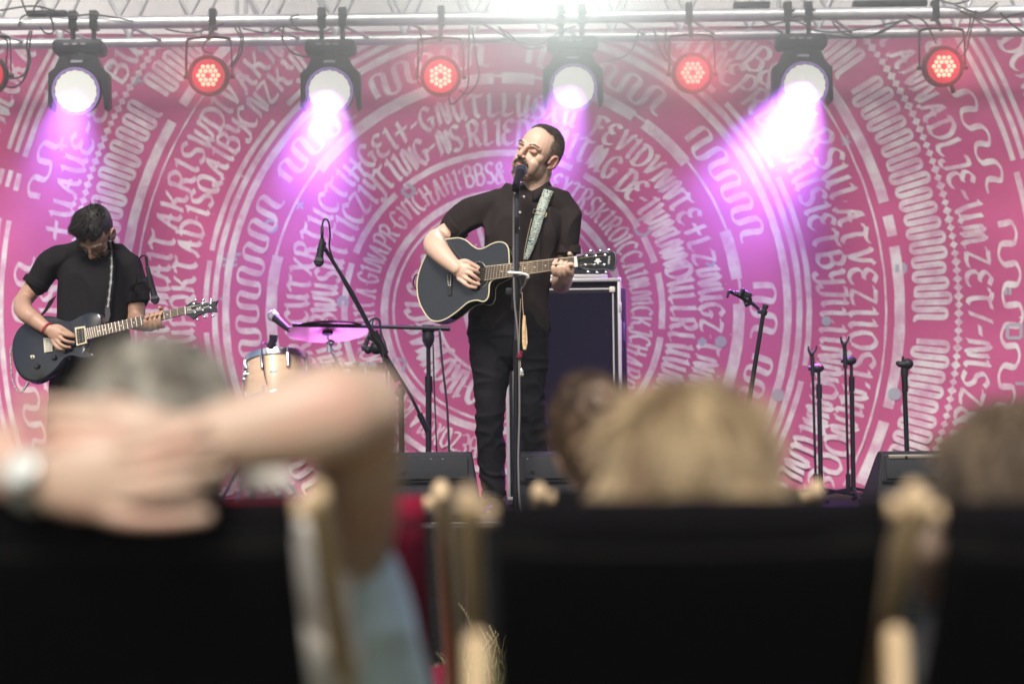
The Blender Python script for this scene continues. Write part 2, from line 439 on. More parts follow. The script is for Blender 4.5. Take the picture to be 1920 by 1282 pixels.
def text(s, a0, a1, r0, r1, nw, th, mono=False):
    """letters with their tops outward, spread from angle a0 to a1 (clockwise degrees)"""
    if not mono:      # the hand-painted rows are packed tight with slim letters
        s = ''.join(c + ('INLUTI'[(i // 3) % 6] if i % 3 == 2 else '') for i, c in enumerate(s))
    tot = sum(glyph_w(c) for c in s); x = 0; H = r1 - r0; da = (a1 - a0) / tot
    for c in s:
        jit = rnd.uniform(-.03, .03)
        for stx in GL.get(c, GL['I']):
            pts = [tuple(map(float, p.split(','))) for p in stx[1:].split()]
            if stx[0] == 'c' and len(pts) > 2:
                pp, _ = resample([V((u, v, 0)) for u, v in pts], None, 7); pts = [(q.x, q.y) for q in pp]
            elif stx[0] == 'l':
                q = []
                for i in range(len(pts) - 1):
                    for k in range(3): t = k / 3; q.append((pts[i][0] * (1 - t) + pts[i + 1][0] * t, pts[i][1] * (1 - t) + pts[i + 1][1] * t))
                q.append(pts[-1]); pts = q
            bp_ = [(a0 + (x + u) * da, r0 + H * (v + jit)) for u, v in pts]
            if mono: nib(bp_, 0, 0, nw * .35, th)
            else: nib(bp_, 0, 0, nw, th)
        x += glyph_w(c)
def meander(r0, r1, a0, a1, step, thick, thin, skew=0.0, double=False):
    """battlement line: thick radial strokes, thin links"""
    n = int((a1 - a0) / step); pts = []; tp = []
    for i in range(n):
        a = a0 + i * step; j = rnd.uniform(-.06, .06) * (r1 - r0); j2 = rnd.uniform(-.06, .06) * (r1 - r0)
        hi, lo = r1 + j, r0 + j2; c = step * .16
        seq = [(a, lo + 6), (a + skew * .2, (lo + hi) / 2), (a + skew, hi - 6), (a + c + skew, hi), (a + step / 2 - c + skew, hi), (a + step / 2 + skew, hi - 6), (a + step / 2, (lo + hi) / 2), (a + step / 2 - skew * .3, lo + 6), (a + step / 2 + c - skew * .3, lo), (a + step - c, lo)]
        pts += seq
    pp, _ = resample([V((a, r, 0)) for a, r in pts], None, 3)
    xy = [pol(q.y, q.x) for q in pp]; Wa = []; Wb = []
    for i, q in enumerate(pp):
        p0 = xy[max(i - 1, 0)]; p1 = xy[min(i + 1, len(xy) - 1)]; tx, ty = p1[0] - p0[0], p1[1] - p0[1]; L = sqrt(tx * tx + ty * ty) or 1
        u = (sin(radians(q.x)), -cos(radians(q.x))); rad = abs(tx / L * u[0] + ty / L * u[1])
        h = (thin + (thick - thin) * rad ** 2) / 2; Wa.append((-ty / L * h, tx / L * h)); Wb.append((ty / L * h, -tx / L * h))
    ribbon(xy, Wa, Wb)

# rings, from the centre out (angles clockwise from the top)
ring(215, 229, -178, 182); ring(202, 207, -178, 182); ring(118, 124, -180, 180); ring(60, 72, -180, 180)
text("SO.ROYA&CEZ", -172, -62, 128, 182, 7, 1.7); text("N&EKO8RLAB+US", -60, 170, 128, 182, 7, 1.7)
text("JVOYOBEZOXOIAJEG", -188, -128, 240, 278, 5, 1.6, True)
text("SOOUPUITA.GINAPR.GVICHAHI'BBS&", -118, 2, 242, 280, 6, 1.9, True)
text("LSIMEXTRSKIROICCAIMNICKJCHARB", 6, 122, 242, 280, 6, 1.9, True); text("CLIKOWEBRZI", 124, 170, 242, 280, 6, 1.8, True)
for a0, a1 in ((-182, -130), (-128, -98), (-96, -72), (-68, -42), (-38, 12), (16, 26), (31, 58), (62, 72), (76, 96), (99, 128), (132, 176)):
    ring(292, 304, a0, a1)
text("OMRACZ&NIEBWSUTICZYTING-S.RIEDIMIMG", -150, 40, 314, 360, 6.3, 1.5)
text("DE-WNINDULRLUNA.KOMPASZE", 42, 168, 314, 360, 6.3, 1.5)
text("POLE-SRKOROCTXRUCTHGE+-GUTLUSX", -152, 22, 368, 410, 6.3, 1.5)
text("FEVDVNTE+Z1NGZ.NNUREB&OCALW", 26, 165, 368, 410, 6.3, 1.5)
ring(440, 445, -180, 180, rough=.5)
for a0, a1 in ((-178, -126), (-122, -76), (-52, -16), (-14, -2), (0, 8), (12, 34), (37, 51), (70, 82), (88, 112), (116, 170)):
    ring(428, 449, a0, a1)
for a0, a1, s in ((-176, -118, 5.2), (-116, -62, 5.4), (-58, -33, 5.6), (-30, 2, 5.6), (6, 17, 5.6), (22, 44, 5.8), (47, 78, 5.6), (84, 98, 6.5), (100, 112, 5.2), (113, 174, 5.2)):
    meander(462, 506, a0, a1, s, 12, 4, skew=.4)
ring(520, 534, -178, 178); ring(543, 554, -178, 178)
for a0, a1 in ((-176, -150), (-147, -94), (-91, -80), (-78, -50), (-46, -12), (-10, 30), (33, 38), (40, 44), (47, 62), (64, 100), (103, 120), (123, 176)):
    ring(561, 571, a0, a1)
text("YETR&XOZ+NLIPQKAD.SQABYCZKYOUNER", -138, -18, 590, 634, 6.6, 1.6)
text("WOLNA-XARKSIMAIAKRSWDVAKOUSZEM", -136, -14, 640, 687, 6.6, 1.6)
text("BTOLMUEPRGZASIEBYJI.INNOMUNOCJSVA", 18, 146, 588, 634, 6.6, 1.6)
text("KATOWAB&RLRSI.AVEZIOS'NIOOEMTARA", 18, 144, 640, 688, 6.6, 1.6)
ring(702, 706, -150, 150, rough=1.5)
for a0, a1 in ((-150, -121), (-118, -60), (-57, -8), (-5, 44), (48, 74), (76, 79), (80.5, 104), (106, 150)):
    ring(719, 738, a0, a1)
for sgn in (-1, 1):
    for k in range(3):
        a0 = 22 + k * 36; meander(754, 816, min(sgn * a0, sgn * (a0 + 35)), max(sgn * a0, sgn * (a0 + 35)), 1.98, 10.5, 6)
a = -128
while a < 128:
    if abs(a) > 22:
        c = pol(834, a); s = 8.5 * rnd.uniform(.85, 1.1); u = (sin(radians(a)), -cos(radians(a))); t_ = (-u[1], u[0])
        vs = [(c[0] + u[0] * s, c[1] + u[1] * s), (c[0] + t_[0] * s, c[1] + t_[1] * s), (c[0] - u[0] * s, c[1] - u[1] * s), (c[0] - t_[0] * s, c[1] - t_[1] * s)]
        bn.add([wob(bp(x, y, .002 + .0002 * (int(a * 10) % 2))) for x, y in vs], [(0, 1, 2, 3)], 1)
    a += 1.08
text("EBOLZRUST+UAE-EBUDNICA", -112, -38, 850, 894, 6.6, 1.6)
text("SNLITANADJE-MZE/-NSZ&CAOB", 44, 118, 850, 894, 6.6, 1.6)
meander(912, 945, -112, -80, 4.2, 12, 4, skew=.3); meander(912, 945, -76, -64, 4.2, 12, 4)
meander(912, 945, 56, 78, 4.2, 12, 4, skew=.3); meander(912, 945, 80, 118, 4.6, 12, 4)
ring(940, 944, -64, -52)
for a0, a1 in ((-120, -79.5), (-76, -74), (-72, -40), (40, 73.5), (74.8, 87), (88, 93), (94, 120)):
    ring(965, 975, a0, a1); ring(984, 993, a0 + .2, a1 + .1); ring(1001, 1010, a0 + .3, a1)
text("YRWMX&KVNOKALER", -86, -52, 1030, 1074, 6.6, 1.6); text("ZSNADCAJOMPEK", 52, 86, 1030, 1074, 6.6, 1.6)
text("DMIZAEW", -70, -52, 1090, 1130, 6.3, 1.6); text("PREKOLA", 52, 72, 1090, 1130, 6.3, 1.6)
# grey-blue touch-up marks
def mark(kind, x, y, s, w_=5, rot=0):
    def seg(x0, y0, x1, y1):
        dx, dy = x1 - x0, y1 - y0; L = sqrt(dx * dx + dy * dy); nx_, ny_ = -dy / L * w_ / 2, dx / L * w_ / 2
        n = 3; pts = [(x0 + dx * i / n, y0 + dy * i / n) for i in range(n + 1)]
        ribbon(pts, [(nx_, ny_)] * (n + 1), [(-nx_, -ny_)] * (n + 1), 2)
    c, s_ = cos(rot), sin(rot)
    def R(u, v): return x + (u * c - v * s_) * s, y + (u * s_ + v * c) * s
    if kind == '+': seg(*R(-1, 0), *R(1, 0)); seg(*R(0, -1), *R(0, 1))
    if kind == '=': seg(*R(-1, -.4), *R(1, -.4)); seg(*R(-1, .4), *R(1, .4))
    if kind == '-': seg(*R(-1, 0), *R(1, 0))
    if kind == 'o': 
        n = 20; pts = [(x + cos(2 * pi * i / n) * s, y + sin(2 * pi * i / n) * s) for i in range(n + 1)]; d = [(cos(2 * pi * i / n), sin(2 * pi * i / n)) for i in range(n + 1)]
        ribbon(pts, [(u * w_ / 2, v * w_ / 2) for u, v in d], [(-u * w_ / 2, -v * w_ / 2) for u, v in d], 2)
    if kind == 'q':
        for e in ((-1, -1, 1, -1), (1, -1, 1, 1), (1, 1, -1, 1), (-1, 1, -1, -1)): seg(*R(e[0], e[1]), *R(e[2], e[3]))
    if kind == 'd': bn.add([wob(bp(x + cos(2 * pi * i / 14) * s, y + sin(2 * pi * i / 14) * s, .0055)) for i in range(14)], [tuple(range(14))], 2)
for mk in (('o', 502, 422, 11, 6), ('+', 558, 383, 9, 5, .8), ('+', 430, 475, 14, 6), ('=', 422, 490, 14, 6), ('q', 640, 566, 7, 9), ('q', 765, 357, 9, 7, -.9), ('o', 1203, 427, 15, 6), ('d', 1346, 640, 11), ('+', 1312, 640, 8, 8), ('q', 1873, 620, 12, 6),
           ('=', 1862, 545, 9, 5, 1.57), ('d', 1450, 738, 12), ('+', 241, 140, 11, 6, .4), ('d', 483, 83, 8), ('-', 187, 115, 8, 6, -.8), ('-', 62, 166, 9, 6, 1.3), ('+', 92, 265, 10, 6), ('d', 1538, 602, 9), ('q', 1672, 505, 7, 7), ('-', 1885, 715, 10, 6), ('d', 1660, 735, 12),
           ('+', 1330, 500, 12, 5, .5), ('-', 615, 790, 9, 6), ('q', 746, 685, 11, 6, .2), ('-', 768, 738, 7, 6, .8), ('+', 1572, 270, 10, 6, .5), ('d', 1485, 120, 9), ('+', 410, 560, 8, 5), ('=', 75, 540, 10, 6), ('q', 80, 690, 9, 6), ('-', 1640, 905, 12, 6, .3), ('+', 1000, 205, 10, 6), ('-', 850, 410, 10, 5)):
    mark(*mk)
# paint drips and flecks
for i in range(90):
    x, y = rnd.uniform(0, 1920), rnd.uniform(90, 920); s = rnd.uniform(.8, 2.6)
    bn.add([wob(bp(x + cos(1.05 * k) * s, y + sin(1.05 * k) * s, .005)) for k in range(6)], [tuple(range(6))], 1)
# cloth
x0, x1, ytop = -260, 2180, 70
nx, nz = 120, 50; vs = []
for i in range(nx + 1):
    px = x0 + (x1 - x0) * i / nx
    for k in range(nz + 1):
        top = P(px, ytop, YB); top.z = P(960, 57, YB).z + .022 * sin(px * .012) * 0 + .012 * noise.noise(V((px * .004, 0, 0)))
        z = STAGE_Z + .005 + (top.z - STAGE_Z) * k / nz; p = V((top.x, YB, z)); p.y += BWAVE(p.x, p.z) + (.012 * sin(top.x * 9) * max(0, 1 - k / 6)); 
        if k < 6: p.y += .01
        vs.append(p)
bn.add(vs, [(i * (nz + 1) + k, (i + 1) * (nz + 1) + k, (i + 1) * (nz + 1) + k + 1, i * (nz + 1) + k + 1) for i in range(nx) for k in range(nz)], 0)
def cloth_mat():
    m_ = mat('banner_cloth', (.56, .125, .275), .85, spec=.1, col2=(.49, .105, .235), vscale=2.5, bump=.25, bscale=240); return m_
def paint_mat(name, c, lo):
    m_ = mat(name, c, .8, bump=.15, bscale=120); n = m_.node_tree.nodes; l = m_.node_tree.links; b_ = n['Principled BSDF']
    tc = n.new('ShaderNodeTexCoord'); a_ = n.new('ShaderNodeTexNoise'); a_.inputs['Scale'].default_value = 7; a_.inputs['Detail'].default_value = 8; a_.inputs['Roughness'].default_value = .65
    l.new(tc.outputs['Object'], a_.inputs['Vector'])
    cr = n.new('ShaderNodeValToRGB'); cr.color_ramp.elements[0].position = .40; cr.color_ramp.elements[0].color = (*lo, 1)
    cr.color_ramp.elements[1].position = .60; cr.color_ramp.elements[1].color = (*c, 1)
    l.new(a_.outputs['Fac'], cr.inputs[0]); l.new(cr.outputs[0], b_.inputs['Base Color']); return m_
def banner_top(x): px = 960 + x / mpp(YB); return P(960, 57, YB).z + .012 * noise.noise(V((px * .004, 0, 0)))
keepf = []
xl_, xr_ = P(x0, 300, YB).x, P(x1, 300, YB).x
for f_, m_i in zip(bn.f, bn.m):          # paint stops at the edge of the cloth
    if m_i == 0 or all(bn.v[i].z < banner_top(bn.v[i].x) - .006 and bn.v[i].z > STAGE_Z + .02 and xl_ + .02 < bn.v[i].x < xr_ - .02 for i in f_): keepf.append((f_, m_i))
bn.f = [a_[0] for a_ in keepf]; bn.m = [a_[1] for a_ in keepf]
BN = bn.build('banner', [cloth_mat(), paint_mat('white_wash_paint', (.72, .66, .68), (.60, .36, .47)), paint_mat('grey_touchup_paint', (.37, .40, .45), (.38, .33, .40))], fixn=False, auto=0)
tag(BN, 'large pink stage banner painted with white calligraphy in rings', 'banner')

for p in BN.data.polygons:
    if p.material_index: p.use_smooth = False
# ------------------------------------------------------------ truss
YT = 13.3
tc_ = P(960, 34, YT); TZ = tc_.z
def clean_x(px, Y, py=100): return P(px, py, Y).x
TSL = 0.0   # the truss hangs level; the camera is what is tilted
ts = thing('lighting_truss', 'silver aluminium truss spanning the stage above the pink banner', 'truss', (0, YT, TZ))
def chord(y, z, r=.036):
    b = MB(); b.tube([(-4.6, y, z), (4.6, y, z)], r, 16); b.build('chord', M_ALU, ts)
chord(YT, TZ); chord(YT + .35, TZ - .055, .03); chord(YT, TZ + .40); chord(YT + .35, TZ + .40)
b = MB(); n = 23; L = 9.0
for i in range(n):
    x0_, x1_ = -4.5 + L * i / n, -4.5 + L * (i + 1) / n; xm = (x0_ + x1_) / 2
    for y in (YT, YT + .35):
        zb = TZ + .03 if y == YT else TZ - .03
        b.tube([(x0_, y, zb), (xm, y, TZ + .38)], .010, 8); b.tube([(xm, y, TZ + .38), (x1_, y, zb)], .010, 8)
    b.tube([(x0_, YT, TZ + .40), (x1_, YT + .35, TZ + .40)], .009, 8); b.tube([(x0_, YT, TZ), (xm, YT + .35, TZ - .05)], .009, 8)
for x in (-3.0, -1.5, .0, 1.35, 1.5, 3.0): 
    b.tube([(x, YT, TZ), (x, YT, TZ + .4)], .012, 8); b.tube([(x + .05, YT, TZ), (x + .05, YT, TZ + .4)], .012, 8)
b.build('lattice', M_ALU, ts)
for x, w_ in ((-2.55, .22), (1.35, .2), (2.2, .24), (2.0, .18)):
    b = MB(); b.box((x, YT + .02, TZ + .055), (w_, .08, .035), bev=.008); b.build('connector_pad', M_BLKPL, ts)
for x in (-4.6, 4.6):
    b = MB()
    for dx in (-.12, .12):
        for dy in (-.0, .35): b.tube([(x + dx, YT + dy, STAGE_Z), (x + dx, YT + dy, TZ + .5)], .025, 12)
    for k in range(9):
        z = STAGE_Z + .3 * k; b.tube([(x - .12, YT, z), (x + .12, YT, z + .3)], .009, 6); b.tube([(x + .12, YT + .35, z), (x - .12, YT + .35, z + .3)], .009, 6)
    b.build('tower', M_ALU, ts)

# ------------------------------------------------------------ loose cable runs along the truss
def cable(name, pts, r, label, cat='cable', group=None, sub=8, m_=None, parent=None):
    b = MB(); b.tube(pts, [r] * len(pts), 7, sub=sub)
    o = b.build(name, m_ or M_CABLE, parent, auto=0)
    if parent is None: tag(o, label, cat, group)
    return o
CG = 'black cables looped along the truss'
tcab = thing('truss_cable', 'bundle of black power cables looped along the lower truss tube', 'cable', (0, YT - .05, TZ))
def tcable(pxs, r=.005, Y=None):
    cable('cable_loop', [P(x, y, (Y or YT - .05)) for x, y in pxs], r, None, parent=tcab)
for pxs in (((0, 68), (14, 80), (12, 110), (10, 140)), ((56, 58), (50, 85), (53, 110), (45, 140), (20, 148), (0, 142)), ((60, 58), (55, 90), (56, 118), (44, 150), (25, 164), (0, 160)), ((35, 50), (45, 30), (90, 28), (100, 60), (85, 62), (75, 50)),
            ((0, 20), (60, 12), (100, 20), (130, 30), (180, 28), (250, 40)), ((40, 0), (55, 30), (70, 5), (90, -10)), ((310, 55), (350, 62), (380, 58), (420, 45)), ((400, 58), (380, 90), (395, 100), (398, 100)),
            ((440, 52), (452, 75), (445, 105), (432, 125)), ((448, 52), (456, 75), (450, 105), (434, 128)), ((455, 54), (500, 62), (530, 50), (560, 58)), ((533, 48), (530, 75), (550, 100), (580, 108)), ((560, 28), (545, 35), (560, 55), (600, 60), (620, 55)),
            ((785, 52), (792, 90), (780, 140), (790, 162)), ((885, 52), (893, 110), (898, 145), (880, 175), (860, 170)), ((880, 54), (878, 120), (876, 165), (850, 195), (842, 185), (848, 170)), ((935, 50), (960, 75), (1010, 84), (1050, 60), (1080, 50)), ((950, 60), (985, 90), (1020, 88)),
            ((1200, 55), (1180, 100), (1140, 115)), ((1225, 52), (1240, 100), (1262, 125)), ((1250, 52), (1248, 95), (1270, 125)), ((1380, 52), (1430, 50), (1490, 40), (1530, 58), (1580, 60), (1640, 50), (1700, 38)),
            ((1560, 40), (1580, 62), (1620, 70), (1660, 55), (1690, 38)), ((1550, 66), (1600, 72), (1650, 62), (1690, 40)), ((1700, 28), (1730, 38), (1745, 60), (1755, 82)), ((1820, 25), (1815, 60), (1790, 100), (1800, 120)), ((1830, 20), (1820, 60), (1812, 95), (1796, 112)),
            ((1800, 22), (1860, 42), (1900, 28), (1960, 20)), ((1875, 24), (1900, 48), (1940, 75)), ((1760, 0), (1790, 8), (1820, 0)), ((1790, 10), (1840, 25), (1870, 5)), ((1480, 36), (1500, 30), (1540, 36))):
    tcable(pxs)
# ------------------------------------------------------------ moving-head wash lamps
M_LAMP = mat('lamp_housing', (.014, .013, .02), .45, spec=.3, bump=.1, bscale=200)
M_LENS = mat('lamp_lens_lit', (.1, .1, .1), .2, emit=(.90, .89, .79), estr=1.0)
M_RING = mat('lamp_lens_ring', (.25, .2, .32), .3, emit=(.5, .22, 1.0), estr=.25)
YL = 13.05
def moving_head(px, py, label):
    c = P(px, py, YL); k = mpp(YL); cz = c.z
    top = TZ - .0
    t = thing('moving_head_lamp', label, 'stage lamp', (c.x, YL, cz), 'moving head wash lamps on the truss')
    b = MB(); zb = cz + 88 * k
    b.box((c.x, YL + .12, zb), (96 * k, .20, 27 * k), bev=.024)
    b.build('base', M_LAMP, t)
    b = MB()
    for i in range(3): b.box((c.x - 20 * k + i * 16 * k, YL + .018, zb + 3 * k), (9 * k, .01, 3 * k))
    b.box((c.x, YL + .018, zb - 30 * k), (22 * k, .01, 4.5 * k))
    b.build('display', mat('lamp_display', (.35, .33, .4), .4), t)
    for sx in (-20, 20):
        b = MB(); z0 = zb + 12 * k
        b.box((c.x + sx * k, YT, top + .012), (15 * k, .10, 36 * k), bev=.004); b.tube([(c.x + sx * k, YT - .02, z0), (c.x + sx * k, YT - .02, top - .02)], .014, 8)
        b.tube([(c.x + sx * k, YT - .06, top + .01), (c.x + sx * k + .03, YT - .075, top + .01)], .008, 8)
        b.build('clamp', M_BLACK, t)
    b = MB()      # yoke: shoulders and two arms round the head
    ol = [(-34, 50), (34, 50), (44, 28), (56, 18), (57, -45), (50, -52), (46, -20), (44, 4), (-44, 4), (-46, -20), (-50, -52), (-57, -45), (-56, 18), (-44, 28)]
    ol = [V((c.x + x * k, YL + .05, cz + (y + 20) * k)) for x, y in ol]; b.slab(ol, (0, .13, 0))
    b.tube([(c.x, YL + .12, zb - 10 * k), (c.x, YL + .12, cz + 60 * k)], 30 * k, 20)
    b.build('yoke', M_LAMP, t, auto=30)
    # head drum aims at the audience and slightly down
    ax = V((0, -1, -.16)).normalized(); b = MB()
    b.lathe(V((c.x, YL - .01, cz)), -ax, [(42 * k, 0), (45 * k, .01), (46 * k, .06), (42 * k, .14), (30 * k, .2), (12 * k, .22)], 36)
    hd = b.build('head', M_LAMP, t)
    b = MB(); b.lathe(V((c.x, YL - .012, cz)), ax, [(40.5 * k, 0), (45 * k, .0), (45 * k, .008), (40.5 * k, .008)], 40, caps=False); b.build('trim_ring', M_RING, hd)
    b = MB(); sd, nr = frame(ax, V((1, 0, 0)))
    cc = V((c.x, YL - .012, cz)) + ax * .004; n = 96; pts = []
    for i in range(n):
        a = 2 * pi * i / n; r = (38.2 + 1.6 * abs(sin(a * 9))) * k; pts.append(cc + sd * (cos(a) * r) + nr * (sin(a) * r))
    b.add(pts + [cc + ax * .004], [(i, (i + 1) % n, n) for i in range(n)])
    b.build('lens', M_LENS, hd)
    return t, c
HEADS = [moving_head(143, 172, 'leftmost moving head lamp with a round white lens, above the guitarist'),
         moving_head(618, 172, 'moving head lamp with a round white lens above the boom microphone'),
         moving_head(1075, 165, 'moving head lamp with a round white lens above the singer, washed out by haze'),
         moving_head(1508, 161, 'rightmost moving head lamp with a round white lens and a bright beam below')]
# ------------------------------------------------------------ LED par cans
M_LED = mat('led_red_lit', (.9, .3, .25), .3, emit=(1.0, .60, .36), estr=1.35)
M_PARF = mat('par_face', (.10, .012, .02), .4, emit=(1, .03, .06), estr=.6)
def par(px, py, label, rot=0, tail=False):
    c = P(px, py, YL); k = mpp(YL); cx, cz = c.x, c.z
    t = thing('par_lamp', label, 'stage lamp', (cx, YL, cz), 'red LED par lamps on the truss')
    ax = V((0, -1, -.1)).normalized()
    b = MB(); b.lathe(V((cx, YL, cz)), -ax, [(31 * k, .012), (33 * k, 0), (38 * k, 0), (39 * k, .012), (39 * k, .07), (34 * k, .10), (20 * k, .13)], 40)
    b.build('housing', M_LAMP, t)
    b = MB(); b.lathe(V((cx, YL, cz)), ax, [(32 * k, -.011), (.001, -.011)], 32, caps=False); b.build('face_plate', M_PARF, t)
    sd, nr = frame(ax, V((1, 0, 0))); led = MB(); o = V((cx, YL, cz)) + ax * .0; s = 9.4 * k; cnt = 0
    for i in range(-2, 3):
        for j in range(-2, 3):
            if abs(i + j) > 2 or (i == 0 and j == 0): continue
            x = s * (i + j * .5); y = s * j * .866; a = rot; xx, yy = x * cos(a) - y * sin(a), x * sin(a) + y * cos(a)
            led.ell(o + sd * xx + nr * yy, (4.1 * k, .006, 4.1 * k), seg=12, rings=8)
    led.build('led_cluster', M_LED, t)
    b = MB(); zt = cz + 74 * k; W = 40
    b.tube([(cx - (W + 3) * k, YL + .05, cz), (cx - (W + 2) * k, YL + .05, zt - 14 * k), (cx - (W - 8) * k, YL + .06, zt), (cx + (W - 8) * k, YL + .06, zt), (cx + (W + 2) * k, YL + .05, zt - 14 * k), (cx + (W + 3) * k, YL + .05, cz)], [(.011, .004)] * 6, 8, sub=3)
    b.tube([(cx - (W + 8) * k, YL + .05, cz), (cx - W * k, YL + .05, cz)], .012, 10); b.tube([(cx + W * k, YL + .05, cz), (cx + (W + 8) * k, YL + .05, cz)], .012, 10)
    b.build('bracket', M_BLACK, t)
    b = MB(); b.tube([(cx, YL + .06, zt), (cx, YT - .02, TZ - .03)], .013, 8); b.box((cx, YT, TZ + .012), (13 * k, .10, 38 * k), bev=.004); b.build('clamp', M_BLACK, t)
    if tail:
        b = MB(); b.tube([P(px + 14, py + 36, YL + .03), P(px + 18, py + 50, YL + .03)], .012, 8); b.build('plug', M_BLKPL, t)
    return t, c
PARS = [par(390, 142, 'red LED par lamp hanging between the two left moving head lamps', .0),
        par(826, 143, 'red LED par lamp hanging just left of the singer, pale in the haze', .52),
        par(1299, 137, 'red LED par lamp with glowing dots right of the singer, nearly lost in white haze', .0),
        par(1770, 125, 'rightmost red LED par lamp, crisp against the dark pink banner corner', .0, True),
        par(-26, 140, 'red LED par lamp cut off by the left edge of the picture', .2)]
# the lamps' own light
def spot(c, tgt, colr, power, size, blend=.6, rad=.10, name='lamp_light', vf=70):
    d = bpy.data.lights.new(name, 'SPOT'); o = bpy.data.objects.new(name, d); col.objects.link(o)
    d.energy = power; d.color = colr; d.spot_size = radians(size); d.spot_blend = blend; d.shadow_soft_size = rad; d.volume_factor = 1
    o.location = c; o.rotation_euler = (V(tgt) - V(c)).to_track_quat('-Z', 'Y').to_euler(); return o
PUR = (.52, .16, 1.0)
SPOTS = 24
for (t, c), tg, pw in zip(HEADS, (P(40, 860, 12.3), P(500, 860, 12.4), P(850, 760, 12.4), P(1300, 700, 12.3)), (85, 90, 38, 185)):
    ax = V((0, -1, -.16)).normalized(); spot(c + ax * .05, tg, PUR, pw * SPOTS, 62, 1.0)
for (t, c), pw in zip(PARS, (10, 14, 16, 12, 8)):
    spot(c + V((0, -.03, -.003)), V((c.x * .85, 6, c.z - 1.0)), (1, .10, .14), pw * 2.5, 40)
# a white blinder clamped to the upper truss chord, just above the frame: its flare washes out the top of the picture
bc = P(1030, -190, YL); t = thing('blinder_lamp', 'white blinder lamp clamped on the upper truss chord above the singer', 'stage lamp', bc)
b = MB(); b.lathe(bc, (0, 1, .5), [(.07, 0), (.08, .0), (.085, .02), (.08, .14), (.04, .18)], 28); b.build('housing', M_LAMP, t)
b = MB(); b.lathe(bc + V((0, -.004, 0)), (0, -1, -.5), [(.068, 0), (.001, .004)], 28, caps=False); b.build('lens', M_LENS, t)
b = MB(); b.tube([bc + V((-.1, .08, 0)), bc + V((-.1, .08, .1)), bc + V((.1, .08, .1)), bc + V((.1, .08, 0))], .006, 8); b.tube([bc + V((0, .08, .1)), V((bc.x, YT, TZ + .40))], .01, 8); b.build('bracket', M_BLACK, t)
spot(bc + V((0, -.03, 0)), bc + V((-.02, -1.2, -.9)), (.93, 1.0, .96), 240, 140, 1.0)
# ------------------------------------------------------------ stage gear
def zfloor(Y): return STAGE_Z
def on_floor(px, Y, py=900):
    p = P(px, py, Y); p.z = STAGE_Z; return p
M_MIC = mat('mic_grille', (.10, .10, .11), .45, .7, bump=.5, bscale=900)
M_MICS = mat('mic_grille_silver', (.5, .5, .52), .4, .8, bump=.6, bscale=900)
def vpole(b, p, z0, z1, r, seg=12): b.tube([(p.x, p.y, z0), (p.x, p.y, z1)], r, seg)
def round_base(p, r=.125):
    b = MB(); b.lathe((p.x, p.y, STAGE_Z + .001), (0, 0, 1), [(r, 0), (r, .012), (r * .93, .02), (r * .25, .026), (.02, .05)], 40); return b
def tripod(p, t, h=.07, r=.30, a0=.5):
    for i in range(3):
        a = a0 + i * 2.094; b = MB(); b.tube([(p.x, p.y, STAGE_Z + h), (p.x + cos(a) * r, p.y + sin(a) * r, STAGE_Z + .018)], .009, 8)
        b.ell((p.x + cos(a) * r, p.y + sin(a) * r, STAGE_Z + .014), .013, seg=8, rings=6); b.build('leg', M_BLACK, t)
def microphone(a, bb, label, grille=None, ball=.027, parent=None, group=None):
    """a = grille centre, bb = tail end"""
    a, bb = V(a), V(bb); ax = (bb - a).normalized(); L = (bb - a).length
    t = thing('microphone', label, 'microphone', a, group)
    b = MB(); b.lathe(a, ax, [(.005, -ball), (ball * .6, -ball * .82), (ball * .92, -ball * .4), (ball, 0), (ball * .93, ball * .5), (ball * .75, ball * .95)], 24); b.build('grille', grille or M_MIC, t)
    b = MB(); b.lathe(a, ax, [(ball * 1.03, -.004), (ball * 1.06, 0), (ball * 1.03, .004)], 24, caps=False); b.build('band', M_CHROME if grille else M_BLKPL, t)
    b = MB(); b.lathe(a, ax, [(ball * .80, ball * .8), (ball * .74, ball * 1.2), (ball * .62, L * .55), (ball * .48, L * .97), (ball * .44, L)], 20); b.build('body', M_BLKPL, t)
    return t
# --- singer's straight stand
YM = 10.28
p0 = on_floor(966, YM)
t = thing('microphone_stand', 'straight black microphone stand right in front of the singer', 'microphone stand', p0)
ROOTM = t
b = round_base(p0, .14); b.build('base', M_BLACK, t)
b = MB(); zt = P(969, 372, YM).z; x1 = P(969, 372, YM).x
b.tube([(p0.x, YM, STAGE_Z + .03), V((p0.x, YM, STAGE_Z + .03)).lerp(V((x1, YM, zt)), .55)], .0125, 14); b.build('lower_tube', M_BLACK, t)
b = MB(); a_ = V((p0.x, YM, STAGE_Z + .03)); e_ = V((x1, YM, zt)); b.tube([a_.lerp(e_, .5), e_], .0088, 14); b.build('upper_tube', mat('dark_steel', (.10, .10, .13), .25, .8), t)
b = MB(); c_ = P(967, 555, YM); b.lathe(c_ - V((0, 0, .06)), (0, 0, 1), [(.015, 0), (.019, .01), (.019, .07), (.016, .12), (.013, .14)], 18)
b.box(c_ + V((-.028, 0, .02)), (.03, .016, .03), bev=.004); b.build('clutch', M_BLKPL, t)
b = MB(); c_ = P(968, 425, YM); b.lathe(c_ - V((0, 0, .03)), (0, 0, 1), [(.0105, 0), (.012, .005), (.012, .06), (.010, .07)], 14); b.build('collar', M_BLKPL, t)
